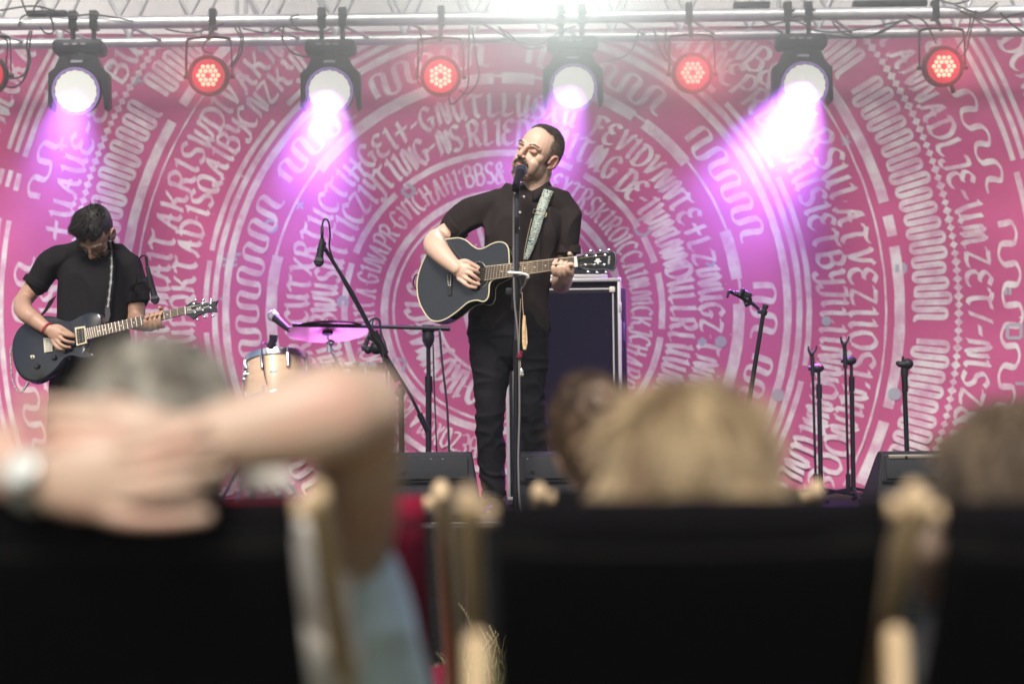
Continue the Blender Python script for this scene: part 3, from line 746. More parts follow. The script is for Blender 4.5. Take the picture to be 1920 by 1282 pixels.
# mic clip, tilted up toward the mouth
ma, mb_ = P(974, 322, 10.33), P(966, 352, YM - .05)
b = MB(); b.tube([e_, e_ + V((0, -.0, .03)), P(967, 350, YM - .02)], [.011, .012, .014], 12); b.tube([P(967, 356, YM - .02), P(969, 343, YM)], [.0165, .0155], 14, caps=False); b.build('clip', M_BLKPL, t)
mic = microphone(P(977, 320, 10.37), P(965.5, 349, YM - .04), 'silver-banded vocal microphone at the singer\'s mouth', M_MICS, .027)
bpy.data.objects[mic.children[-1].name].data.materials[0] = mat('mic_body_gloss', (.16, .14, .17), .2, .8)
b = MB(); b.tube([P(965, 362, YM - .09), P(963.5, 380, YM - .06), P(963, 460, YM - .02), P(964.5, 560, YM - .022), P(972, 640, YM - .02), P(974, 760, YM - .018), P(972, 880, YM - .02), V((p0.x + .03, YM - .02, STAGE_Z + .03)), V((p0.x + .12, YM - .2, STAGE_Z + .006)), V((p0.x - .35, Y_FRONT + .05, STAGE_Z + .006))], [.0045] * 10, 8, sub=8)
tag(b.build('microphone_cable', mat('grey_cable', (.16, .15, .15), .5), auto=0), 'grey cable taped down the singer\'s microphone stand', 'cable')
# capo clamped on the stand and the trinkets hanging beside it
cp = thing('guitar_capo', 'white guitar capo clamped on the singer\'s microphone stand', 'capo', P(972, 515, YM))
b = MB(); b.tube([P(952, 511, YM - .03), P(975, 512, YM - .035), P(989, 516, YM - .035), P(990, 521, YM - .03)], [(.006, .006)] * 4, 8, sub=4); b.build('upper_jaw', mat('capo_white', (.72, .70, .70), .35), cp)
b = MB(); b.tube([P(989, 518, YM - .03), P(984, 532, YM - .025), P(978, 541, YM - .02), P(976, 550, YM - .018)], [.006, .0055, .005, .004], 8, sub=3); b.build('lever', M_CHROME, cp)
b = MB(); b.tube([P(974, 520, YM - .028), P(977, 535, YM - .026)], [.005, .006], 8); b.build('pad', M_BLKPL, cp)
ch = thing('hanging_charm', 'feather-shaped bone charm with beads and a silver medallion hanging beside the stand', 'charm', P(981, 560, YM))
M_CORD = mat('leather_cord', (.42, .33, .22), .7)
b = MB(); b.tube([P(979, 548, YM - .02), P(980, 575, YM - .02), P(982, 592, YM - .02)], .0016, 5, sub=3); b.tube([P(976, 560, YM - .02), P(974, 620, YM - .02), P(974, 665, YM - .02)], .0013, 5, sub=3); b.tube([P(976, 668, YM - .02), P(975, 700, YM - .02)], .0022, 5); b.build('cord', M_CORD, ch)
b = MB(); ol = [(981, 590), (985, 592), (986, 604), (988, 622), (989, 642), (986, 655), (981, 655), (979, 640), (979, 615)]; b.slab([P(x, y, YM - .028) for x, y in ol], (0, .006, 0)); b.build('bone_feather', mat('bone', (.72, .53, .26), .5, col2=(.55, .36, .2), vscale=60), ch, auto=30)
b = MB()
for i in range(12): b.ell(P(985.5 - i * .1, 598 + i * 4.4, YM - .031), .0022, seg=6, rings=4)
b.build('edge_beads', mat('bead_purple', (.2, .06, .14), .4), ch)
b = MB(); b.ell(P(974, 668, YM - .025), .013, seg=14, rings=10); b.ell(P(977, 661, YM - .02), .008, seg=10, rings=6); b.build('pompom', mat('pompom_wool', (.24, .01, .05), .95, bump=1, bscale=300), ch)
b = MB(); b.lathe(P(978, 702, YM - .02), (0, -1, 0), [(.001, .0), (.009, .0), (.009, .002), (.001, .003)], 16, caps=False); b.ell(P(978, 698, YM - .021), (.008, .002, .017), seg=12, rings=8); b.build('medallion', M_CHROME, ch)

# --- boom stand over the drum side
YB1 = 10.5
t = thing('microphone_boom_stand', 'tall black boom stand leaning left with a microphone hanging from its tip', 'microphone stand', on_floor(752, YB1 + .2))
b = MB(); b.tube([P(604, 458, YB1 + .05), P(618, 480, YB1 + .06), P(660, 548, YB1 + .1), P(708, 640, YB1 + .18)], [.009, .0085, .0085, .0095], 12); b.build('boom', mat('boom_steel', (.05, .045, .08), .3, .7), t)
b = MB(); b.tube([P(708, 640, YB1 + .18), P(770, 742, YB1 + .24), P(802, 806, YB1 + .27)], [.0075, .0075, .0075], 10); b.tube([P(786, 775, YB1 + .26), P(803, 809, YB1 + .27)], [.013, .014], 12); b.build('counterweight', M_BLACK, t)
b = MB(); b.tube([P(700, 622, YB1 + .17), P(722, 664, YB1 + .19)], [.019, .019], 14); b.ell(P(706, 652, YB1 + .2), .03, seg=16, rings=10); b.ell(P(690, 656, YB1 + .22), .018); b.build('clutch', M_BLKPL, t)
pb = P(752, 700, YB1 + .24); b = MB(); b.tube([P(716, 660, YB1 + .22), P(744, 715, YB1 + .25)], .012, 10); b.tube([P(752, 720, YB1 + .25), (P(752, 700, YB1 + .25).x, YB1 + .25, STAGE_Z + .1)], .0125, 12); b.ell(P(750, 735, YB1 + .24), .024); b.build('post', M_BLACK, t)
tripod(V((pb.x, YB1 + .25, 0)), t)
mic1 = microphone(P(598, 491, YB1), P(604, 448, YB1), 'black microphone hanging head down from the tip of the tall boom stand', None, .022)
b = MB(); b.tube([P(601, 470, YB1), P(606, 455, YB1 + .02)], [.017, .015], 12); b.build('clip', M_BLKPL, mic1)
b = MB(); b.tube([P(604, 448, YB1), P(604, 425, YB1), P(608, 411, YB1), P(616, 416, YB1), P(619, 440, YB1 + .03), P(619, 470, YB1 + .05), P(640, 520, YB1 + .07), P(670, 575, YB1 + .11), P(700, 630, YB1 + .15), P(716, 650, YB1 + .16), P(719, 690, YB1 + .16)], [.0042] * 11, 7, sub=6)
b.tube([P(604, 448, YB1), P(604, 425, YB1)], .007, 8)
tag(b.build('microphone_cable', M_CABLE, auto=0), 'thin black cable looping from the hanging microphone down the boom', 'cable')
# --- second stand: T shaped, behind
YB2 = 12.2
p2 = on_floor(803, YB2)
t = thing('microphone_boom_stand', 'black stand with a level boom reaching left behind the cymbal', 'microphone stand', p2)
b = MB(); x2 = P(803, 640, YB2).x; z2 = P(803, 622, YB2).z; b.tube([(p2.x, YB2, STAGE_Z + .08), (x2, YB2, P(803, 720, YB2).z)], .0155, 12); b.build('lower_tube', M_BLACK, t)
b = MB(); b.tube([(x2, YB2, P(803, 730, YB2).z), (x2, YB2, z2)], .011, 12); b.tube([(x2, YB2, P(803, 735, YB2).z), (x2, YB2, P(803, 705, YB2).z)], .02, 12); b.build('upper_tube', M_BLACK, t)
b = MB(); b.lathe(P(803, 640, YB2), (0, 0, 1), [(.014, -.03), (.03, .0), (.032, .03), (.026, .05), (.03, .066)], 18); b.box(P(803, 616, YB2), (.065, .04, .04), bev=.006); b.build('clutch', M_BLKPL, t)
b = MB(); b.tube([P(548, 609, YB2 - .1), P(700, 612, YB2 - .03), P(803, 615, YB2 - .03), P(842, 616, YB2 - .03)], [.010] * 4, 10); b.tube([P(815, 615.5, YB2 - .03), P(844, 616, YB2 - .03)], .013, 10); b.build('boom', M_BLACK, t)
tripod(V((p2.x, YB2, 0)), t)
mic2 = microphone(P(512, 592, 12.3), P(542, 618, 12.2), 'silver-headed microphone pointing up left behind the cymbal', M_MICS, .03)
b = MB(); b.tube([P(690, 607, YB2 - .05), P(700, 597, YB2 - .05), P(712, 605, YB2 - .05), P(714, 640, YB2 - .05)], [.005] * 4, 7, sub=6); b.tube([P(824, 618, YB2 - .06), P(829, 680, YB2 - .06), P(838, 760, YB2 - .06), P(843, 860, YB2 - .06), P(846, 905, YB2 - .1)], [.006] * 5, 7, sub=5); b.tube([P(812, 645, YB2 - .05), P(814, 720, YB2 - .05), P(819, 850, YB2 - .05)], [.004] * 3, 7, sub=5)
tag(b.build('microphone_cable', M_CABLE, auto=0), 'black cable hanging straight down from the level boom', 'cable')
mic3 = microphone(P(683, 652, 11.9), P(697, 618, 11.9), 'small dark drum microphone angled down right of the cymbal', None, .016)
b = MB(); b.tube([P(692, 630, 11.9), P(706, 640, 11.9), P(712, 650, 11.9)], [.016, .012, .012], 10); b.build('clip', M_BLKPL, mic3)
b = MB(); b.tube([P(697, 618, 11.9), P(701, 597, 11.9), P(712, 600, 11.9), P(715, 625, 11.9), P(724, 650, 11.9), P(726, 690, 11.9)], [.004] * 6, 7, sub=5); tag(b.build('microphone_cable', M_CABLE, auto=0), 'short black cable loop above the small drum microphone', 'cable')

# --- drums
YD = 12.5
M_SHELL = mat('maple_shell', (.72, .52, .35), .3, col2=(.62, .43, .28), vscale=5, stretch=(1, 1, 9), coat=.5)
M_SKIN = mat('drum_head', (.8, .78, .74), .5)
def drum(px0, px1, ptop, Y, h, tilt, label, name='tom_drum'):
    a, c = P(px0, ptop, Y), P(px1, ptop, Y); r = (c.x - a.x) / 2; o = (a + c) / 2
    ax = V((sin(tilt) * .2, -sin(tilt), -cos(tilt))).normalized()
    t = thing(name, label, 'drum', o + ax * h)
    b = MB(); b.lathe(o, ax, [(r * .955, .012), (r * .955, h - .012)], 48); b.build('shell', M_SHELL, t)
    b = MB(); b.lathe(o, ax, [(r * .965, .004), (r * .97, .001)], 48); b.build('drumhead', M_SKIN, t)
    for s0, s1 in ((0, .03), (h - .03, h)):
        b = MB(); b.lathe(o, ax, [(r * .97, s0), (r * 1.0, s0 - .003), (r * 1.01, s0 + .012), (r * 1.0, s1), (r * .97, s1), (r * .97, s0)], 48, caps=False); b.build('hoop', M_CHROME, t)
    sd, nr = frame(ax, V((1, 0, 0)))
    for i in range(8):
        an = 2 * pi * i / 8 + .35; d = sd * cos(an) + nr * sin(an)
        b = MB(); q = o + d * (r * 1.0); b.tube([q + ax * .025, q + ax * .045, q + ax * .10], [.009, .0115, .0105], 10); b.tube([q + ax * .0, q + ax * .03], .004, 6)
        b.tube([q + ax * (h - .06), q + ax * (h - .03)], .009, 8); b.build('tension_lug', M_CHROME, t)
    d = V((0, -1, .05)); b = MB(); q = o + ax * (h * .36) + d * (r * .957); b.lathe(q, d, [(.021, 0), (.021, .002), (.010, .004)], 20); b.build('badge', M_CHROME, t)
    return t, o, r, ax
drum(456, 580, 672, YD, .26, .30, 'natural maple tom drum with chrome hoop beside the cymbal')
t, o_, r_, ax_ = drum(578, 735, 684, YD + .1, .16, .02, 'chrome rimmed snare drum mostly hidden behind the raised forearm', 'snare_drum')
# tom legs / mount
t = thing('drum_stand', 'chrome multi clamp and legs at the left edge of the maple tom', 'drum stand', on_floor(470, YD + .1))
b = MB(); b.tube([P(470, 690, YD + .05), V((P(470, 800, YD).x, YD + .1, STAGE_Z + .02))], .013, 12); b.tube([P(462, 688, YD - .1), P(488, 672, YD - .1)], .011, 10); b.tube([P(458, 702, YD - .1), P(486, 700, YD - .1)], .012, 10)
b.ell(P(462, 690, YD - .1), .018); b.ell(P(458, 712, YD - .1), .016); b.tube([P(458, 700, YD - .1), P(456, 738, YD - .1)], .010, 8); b.tube([P(474, 690, YD - .1), P(476, 720, YD - .1)], .006, 8); b.build('clamp', M_CHROME, t)
b = MB(); 
for an in (.3, 2.4, 4.5): b.tube([V((P(470, 800, YD).x, YD + .1, STAGE_Z + .35)), V((P(470, 800, YD).x + cos(an) * .28, YD + .1 + sin(an) * .28, STAGE_Z + .01))], .009, 8)
b.tube([V((P(650, 800, YD).x, YD + .1, STAGE_Z + .02)), P(655, 745, YD + .1)], .014, 10)
b.build('legs', M_CHROME, t)
cm = thing('drum_microphone', 'small black microphone clipped to the rim of the maple tom', 'microphone', P(512, 650, YD - .15))
b = MB(); b.tube([P(511, 640, YD - .16), P(506, 652, YD - .16)], [.018, .018], 12); b.tube([P(513, 628, YD - .16), P(512, 642, YD - .16)], [.022, .020], 14); b.tube([P(512, 645, YD - .16), P(512, 668, YD - .15)], [.012, .010], 10); b.tube([P(508, 648, YD - .16), P(518, 646, YD - .16)], .006, 8); b.build('body', M_BLKPL, cm)
b = MB(); b.tube([P(505, 650, YD - .16), P(495, 642, YD - .17), P(491, 655, YD - .2), P(494, 690, YD - .22), P(501, 722, YD - .22)], [.004] * 5, 7, sub=6); b.build('cable', M_CABLE, cm, auto=0)
# cymbal on its stand
ct = thing('cymbal', 'tilted brass ride cymbal with magenta light put into its colour, above the drums', 'cymbal', P(617, 680, YD - .25))
cc = P(614, 617, YD - .25); ax = V((.06, .115, 1)).normalized(); R_ = 76 * mpp(YD - .25)
ax = V((.03, -.20, 1)).normalized(); ax = Matrix.Rotation(-.03, 3, 'Y') @ ax
ax = V((-.04, .24, 1)).normalized()
b = MB(); prof = [(R_, -.012), (R_ * .8, -.006), (R_ * .5, -.001), (R_ * .24, .003), (R_ * .2, .010), (R_ * .1, .018), (.004, .02), (.004, .018), (R_ * .1, .0165), (R_ * .2, .0085), (R_ * .24, .0015), (R_ * .5, -.0025), (R_ * .8, -.0075), (R_, -.0132)]
b.lathe(cc, ax, prof, 64, caps=False); b.build('disc', mat('cymbal_bronze_magenta_light', (.60, .27, .30), .3, 1.0, bump=.15, bscale=160, stretch=(1, 1, 8)), ct)  # magenta lamp light is mixed into the bronze base colour
b = MB(); b.tube([cc + ax * .05, cc - ax * .05, P(620, 640, YD - .25), P(622, 648, YD - .25)], [.005, .006, .007, .007], 10); b.tube([P(617, 640, YD - .25), P(618, 660, YD - .25)], [.012, .016], 12); b.ell(P(621, 643, YD - .26), .018); b.tube([P(612, 643, YD - .26), P(628, 641, YD - .26)], .006, 8)
b.tube([P(619, 650, YD - .25), P(634, 684, YD - .25), P(650, 720, YD - .2)], [.010, .009, .012], 12); b.tube([P(622, 660, YD - .27), P(630, 668, YD - .27)], .009, 8); b.tube([V(P(650, 715, YD - .2)), V((P(652, 760, YD).x, YD - .2, STAGE_Z + .1))], .013, 10)
b.build('stand', M_CHROME, ct)
b = MB(); b.lathe(cc + ax * .004, ax, [(.03, .016), (.032, .02), (.03, .032), (.01, .034)], 18); b.lathe(cc - ax * .02, ax, [(.026, -.008), (.028, .0), (.026, .01)], 18); b.build('felt', M_BLKPL, ct)

# --- guitarist's side microphone
mg = microphone(P(291, 562, 11.0), P(276, 500, 11.0), 'black microphone hanging head down beside the guitarist\'s sleeve', None, .020)
b = MB(); b.tube([P(276, 500, 11.0), P(274, 482, 11.0)], .007, 8); b.build('connector', M_BLKPL, mg)
b = MB(); b.tube([P(279, 518, 11.0), P(284, 540, 11.0)], [.016, .017], 12); b.tube([P(281, 530, 11.0), P(270, 527, 11.02), P(262, 530, 11.05)], [.011, .010, .010], 10); b.build('clip', M_BLKPL, mg)
bs = thing('microphone_boom_stand', 'black boom stand hidden behind the guitarist holding his microphone', 'microphone stand', on_floor(190, 11.75))
b = MB(); b.tube([P(262, 530, 11.05), P(232, 545, 11.35), P(200, 560, 11.7)], .009, 10); b.build('boom', M_BLACK, bs)
b = MB(); q = P(200, 560, 11.7); b.tube([q, (q.x, 11.7, STAGE_Z + .1)], .012, 10); b.build('post', M_BLACK, bs); tripod(V((q.x, 11.7, 0)), bs)
b = MB(); b.tube([P(274, 482, 11.0), P(270, 479, 11.0), P(262, 484, 11.01), P(258, 500, 11.03), P(256, 530, 11.07), P(240, 600, 11.3), P(225, 760, 11.5)], [.0042] * 7, 7, sub=6); tag(b.build('microphone_cable', M_CABLE, auto=0), 'black cable arching over the guitarist\'s microphone', 'cable')

# --- empty stands on the right
def clip_stand(pxp, ptop, pxr, rtop, tiptop, Y, label, red=False):
    t = thing('microphone_stand', label, 'microphone stand', on_floor(pxp, Y)); f = on_floor(pxp + 3, Y)
    b = MB(); z1 = P(pxp, ptop + 60, Y).z; b.tube([(f.x, Y, STAGE_Z + .05), (P(pxp, ptop + 50, Y).x, Y, z1)], .0125, 12); b.build('lower_tube', M_BLACK, t)
    b = MB(); b.tube([(P(pxp, ptop + 50, Y).x, Y, z1), P(pxp - 1, ptop, Y)], .0085, 12); b.tube([P(pxp, ptop + 58, Y), P(pxp, ptop + 30, Y)], .0155, 12); b.build('upper_tube', M_BLACK, t)
    b = MB(); b.ell(P(pxp - 4, ptop, Y), (.037, .028, .024), seg=18, rings=12); b.tube([P(pxr - 8, ptop, Y), P(pxp, ptop, Y)], [.012, .014], 10); b.build('clutch', M_BLKPL, t)
    if red:
        b = MB(); b.ell(P(pxp + 2, ptop - 4, Y - .02), (.007, .006, .004), seg=8, rings=6); b.build('button', mat('red_button', (.6, .02, .05), .4), t)
    b = MB(); b.tube([P(pxr, ptop + 12, Y - .02), P(pxr + 6, 915, Y - .02)], .0068, 10); b.tube([P(pxr + 5, 888, Y - .02), P(pxr + 6, 928, Y - .02)], .0125, 12); b.build('boom', M_BLACK, t)
    b = MB(); b.tube([P(pxr, ptop + 14, Y - .02), P(pxr - 1, rtop, Y - .02)], .011, 10); b.tube([P(pxr - 1, rtop, Y - .02), P(pxr - 2, tiptop + 12, Y - .02)], [.008, .013], 10)
    b.tube([P(pxr - 3, tiptop + 12, Y - .02), P(pxr - 8, tiptop + 4, Y - .02), P(pxr - 8, tiptop - 3, Y - .02)], [.010, .006, .004], 8, sub=3); b.tube([P(pxr - 3, tiptop + 12, Y - .02), P(pxr + 5, tiptop + 4, Y - .02), P(pxr + 7, tiptop - 4, Y - .02)], [.010, .006, .004], 8, sub=3); b.build('clip', M_BLKPL, t)
    tripod(V((f.x, Y, 0)), t)
clip_stand(1536, 690, 1524, 668, 652, 12.4, 'empty microphone stand with a red dot on its clutch, left of the pair', True)
clip_stand(1597, 676, 1585, 655, 634, 12.4, 'empty microphone stand with the tallest clip, right of the pair')
Y = 12.3; f = on_floor(1703, Y); t = thing('microphone_stand', 'single black pole stand without a clip behind the right floor monitor', 'microphone stand', f)
b = MB(); b.tube([(f.x, Y, STAGE_Z + .05), P(1696, 722, Y)], [.0135, .0125], 12); b.tube([P(1697, 735, Y), P(1696, 702, Y)], .0165, 12); b.build('tube', M_BLACK, t)
b = MB(); b.lathe(P(1700, 683, Y), (1, 0, 0), [(.012, -.045), (.016, -.03), (.024, -.01), (.026, .012), (.012, .022)], 18); b.ell(P(1702, 682, Y), (.03, .028, .028)); b.tube([P(1694, 690, Y), P(1693, 668, Y)], [.012, .006], 10); b.ell(P(1684, 681, Y), .013); b.tube([P(1696, 705, Y), P(1696, 690, Y)], .02, 12); b.build('clutch', M_BLKPL, t)
tripod(V((f.x, Y, 0)), t)
# guitar hanger stand
Y = 11.6; f = on_floor(1392, Y); t = thing('guitar_stand', 'empty hanging guitar stand leaning right with a padded yoke on top', 'guitar stand', f)
b = MB(); b.tube([P(1432, 583, Y), P(1384, 880, Y)], [.0105, .0125], 14); b.build('tube', M_BLACK, t)
b = MB(); b.lathe(P(1430, 590, Y), (P(1436, 572, Y) - P(1430, 590, Y)), [(.017, 0), (.019, .008), (.019, .022), (.012, .024), (.012, .034), (.015, .036), (.015, .05)], 16); b.box(P(1426, 584, Y), (.03, .03, .018), bev=.004); b.build('collar', M_BLKPL, t)
b = MB(); b.tube([P(1427, 584, Y), P(1418, 575, Y), P(1406, 565, Y)], [.008, .0075, .010], 10); b.ell(P(1402, 562, Y), (.022, .02, .02)); b.tube([P(1396, 572, Y), P(1408, 566, Y)], [.012, .014], 10); b.build('neck', M_BLACK, t)
b = MB(); b.tube([P(1400, 560, Y), P(1386, 552, Y), P(1374, 549, Y), P(1367, 546, Y - .02), P(1364, 557, Y - .05)], [.018, .016, .010, .008, .006], 10, sub=4); b.tube([P(1402, 556, Y), P(1394, 548, Y), P(1392, 544, Y - .03), P(1386, 555, Y - .05)], [.019, .015, .010, .007], 10, sub=4); b.box(P(1400, 552, Y), (.05, .04, .03), rot=Matrix.Rotation(.5, 3, 'Y'), bev=.006); b.build('yoke', M_BLKPL, t)
tripod(V((P(1384, 880, Y).x, Y, 0)), t)

# --- wedge monitors
M_GRILLE = mat('monitor_grille', (.036, .039, .044), .6, spec=.2, bump=.5, bscale=700)
M_CAB = mat('monitor_cabinet', (.018, .018, .023), .6, spec=.25, bump=.25, bscale=400)
def wedge(pxl, pxr, ptop, Y, label, slot=False, depth=.42):
    a, c = P(pxl, ptop, Y + .1), P(pxr, ptop, Y + .1); x0, x1 = a.x, c.x; zt = a.z; xm = (x0 + x1) / 2
    t = thing('floor_monitor', label, 'stage monitor', (xm, Y + .2, STAGE_Z), 'wedge monitors along the stage edge')
    e = .045
    prof = [(Y + .02, STAGE_Z + .004), (Y - .0, STAGE_Z + .03), (Y + .02, zt - .012), (Y + .04, zt), (Y + .14, zt), (Y + .18, zt - .02), (Y + .46, STAGE_Z + .05), (Y + .46, STAGE_Z + .004)]
    b = MB(); n = len(prof); vs = [(x0 - e * (1 - (z - STAGE_Z) / (zt - STAGE_Z)), y, z) for y, z in prof] + [(x1 + e * (1 - (z - STAGE_Z) / (zt - STAGE_Z)), y, z) for y, z in prof]
    b.add(vs, [tuple(range(n))[::-1], tuple(range(n, 2 * n))] + [(i, (i + 1) % n, n + (i + 1) % n, n + i) for i in range(n)])
    o = b.build('cabinet', M_CAB, t, smooth=True, auto=25); md = o.modifiers.new('b', 'BEVEL'); md.width = .006; md.segments = 2; md.limit_method = 'ANGLE'
    zl = zt - .115; b = MB(); b.box((xm, Y + .006, (zt - .022 + zl) / 2), (x1 - x0 - .03, .012, zt - .022 - zl), bev=.003); b.build('rear_panel', M_GRILLE, t)
    b = MB(); b.box((xm, Y - .001, zl - .009), (x1 - x0 + .01, .008, .006)); b.build('seam', M_BLACK, t)
    if slot:
        b = MB(); b.box((xm, Y - .001, zt - .022), (x1 - x0 - .05, .006, .016), bev=.002); b.build('handle_slot', mat('slot_metal', (.22, .19, .17), .4, .5), t)
        b = MB(); b.ell((x0 + .10, Y - .006, zt - .024), (.006, .003, .006), seg=10, rings=6); b.ell((x0 + .27, Y - .006, zl - .01), (.004, .003, .004), seg=8, rings=5); b.build('screw', M_BLACK, t)
    else:
        b = MB()
        for x in (x0 + .03, xm, x1 - .12): b.ell((x, Y - .002, zt - .03), (.0035, .003, .0035), seg=8, rings=5)
        b.build('screw', M_CHROME, t)
        b = MB(); b.lathe((x0 + .05, Y + .001, zl + .03), (0, -1, 0), [(.010, 0), (.010, .003), (.006, .004), (.006, .001)], 16); b.build('pole_socket', M_BLKPL, t)
    return t
wedge(735, 884, 848, 10.35, 'black wedge monitor on the stage left of the singer\'s legs')
wedge(976, 1130, 847, 10.45, 'black wedge monitor right of the singer\'s legs, half behind the girl with the bun')
wedge(1648, 1860, 846, 10.3, 'black wedge monitor at the right end of the stage, metal slot on top', True)
b = MB(); b.tube([P(971, 852, 10.4), P(974, 852, 10.4)], .012, 12); 
# --- bass amp
YA = 12.3
x0, x1 = P(1022, 700, YA).x, P(1166, 700, YA).x; zt = P(1100, 522, YA).z
t = thing('bass_cabinet', 'tall black bass speaker cabinet with white edging behind the singer', 'speaker cabinet', ((x0 + x1) / 2, YA + .2, STAGE_Z))
x0 -= .20
b = MB(); b.box(((x0 + x1) / 2, YA + .22, (STAGE_Z + .03 + zt) / 2), (x1 - x0, .40, zt - STAGE_Z - .03), bev=.01); b.build('case', mat('cab_tolex', (.012, .011, .018), .7, spec=.2, bump=.4, bscale=500), t)
M_EDGE = mat('cab_edge', (.42, .41, .41), .4, .4)
b = MB(); e = .0085
for x in (x0 + e, x1 - e): b.box((x, YA + .012, (STAGE_Z + .03 + zt) / 2), (e * 2, .03, zt - STAGE_Z - .03), bev=.003)
b.box(((x0 + x1) / 2, YA + .009, zt - e), (x1 - x0 - .002, .03, e * 2), bev=.003); b.box(((x0 + x1) / 2, YA + .009, STAGE_Z + .04), (x1 - x0 - .002, .03, e * 2), bev=.003); b.box((x1 - .006, YA + .2, zt - .0085), (.02, .38, .022), bev=.003); b.build('edge_trim', M_EDGE, t)
b = MB(); b.box(((x0 + x1) / 2, YA + .008, (STAGE_Z + zt) / 2 - .01), (x1 - x0 - .09, .02, zt - STAGE_Z - .13), bev=.004); b.build('grille_cloth', mat('cab_grille', (.006, .006, .014), .8, spec=.1, bump=.6, bscale=260, stretch=(.1, .1, 3)), t)
b = MB()
for x in (x0 + .040, x1 - .040): b.tube([(x, YA - .004, STAGE_Z + .09), (x, YA - .004, zt - .055)], .0045, 8)
b.tube([(x0 + .04, YA - .004, zt - .055), (x1 - .04, YA - .004, zt - .055)], .0045, 8); b.build('piping', mat('cab_piping', (.40, .39, .38), .5), t)
for x in (x1 - .044, x0 + .044):
    b = MB(); b.box((x, YA - .006, zt - .058), (.03, .02, .03), bev=.006); b.build('corner_protector', mat('cab_corner', (.58, .55, .50), .5), t)
b = MB(); b.box((x1 + .004, YA + .15, P(0, 640, YA).z), (.006, .04, .16), bev=.002); b.box((x1 - .004, YA - .003, P(0, 590, YA).z), (.014, .01, .045), bev=.002); b.build('side_handle', M_EDGE, t)
# slab standing in for the cabinet's right side, pink reflection put into its colour
b = MB(); b.box((x1 - .002, YA + .62, (STAGE_Z + P(0, 545, YA).z) / 2), (.10, .4, P(0, 545, YA).z - STAGE_Z), bev=.008)
fc = thing('cabinet_side_slab', 'dark pinkish slab standing in for the right side of the bass cabinet', 'cabinet side', (x1 + .035, YA + .62, STAGE_Z)); b.build('case', mat('cab_side_reflection', (.03, .013, .022), .7, spec=.15), fc)
b = MB(); b.box((x1 + .03, YA + .412, P(0, 630, YA).z), (.014, .01, .10), bev=.003); b.build('side_plate', mat('side_plate_steel', (.12, .10, .12), .5, .4), fc)
xh = P(1108, 490, YA).x
ah = thing('amplifier_head', 'black amplifier head with a pale lower rail on top of the bass cabinet', 'amplifier', (xh, YA + .2, zt))
b = MB(); b.box((xh - .14, YA + .2, zt + .06), (.46, .30, .10), bev=.008); b.build('case', M_CAB, ah)
b = MB(); b.box((xh - .14, YA + .04, zt + .012), (.45, .02, .022), bev=.003); b.build('rail', M_EDGE, ah)
for i in range(6): b = MB(); b.lathe((xh - .3 + i * .06, YA + .05, zt + .07), (0, -1, 0), [(.012, 0), (.010, .014)], 12); b.build('knob', M_BLKPL, ah)
# --- small things on the stage lip
t = thing('stage_box', 'small grey pedal box with a pale knob on the stage edge by the cables', 'pedal', on_floor(916, 10.15))
c_ = on_floor(916, 10.15); b = MB(); b.box(c_ + V((0, 0, .018)), (.07, .10, .034), bev=.005); b.build('body', mat('pedal_grey', (.12, .14, .18), .4, .3), t)
b = MB(); b.ell(c_ + V((.0, -.02, .045)), .011); b.build('knob', mat('knob_cream', (.55, .5, .4), .4), t)
M_PC = mat('cable_painted_sheen', (.05, .03, .08), .22)  # violet highlights from the lamps put into the cable's base colour
for pts, lb in ((((872, 1240), (876, 1100), (874, 1030), (879, 996), (890, 982), (905, 979), (922, 981), (940, 977), (980, 975)), 'dark cable running off the stage lip and down the skirt'),
                (((895, 980), (912, 975), (925, 969), (936, 964), (950, 966), (990, 972)), 'cable coil lying on the stage edge with violet highlights put into its colour')):
    b = MB(); q = []
    for x, y in pts:
        Yd = 9.93 if y > 984 else 10.06
        p_ = P(x, y, Yd); 
        if y <= 984: p_.z = STAGE_Z + .007 + max(0, (980 - y)) * .0006; p_.y = 10.03 + (984 - y) * .012
        q.append(p_)
    b.tube(q, [.0045] * len(q), 7, sub=7); tag(b.build('stage_cable', M_PC, auto=0), lb, 'cable')
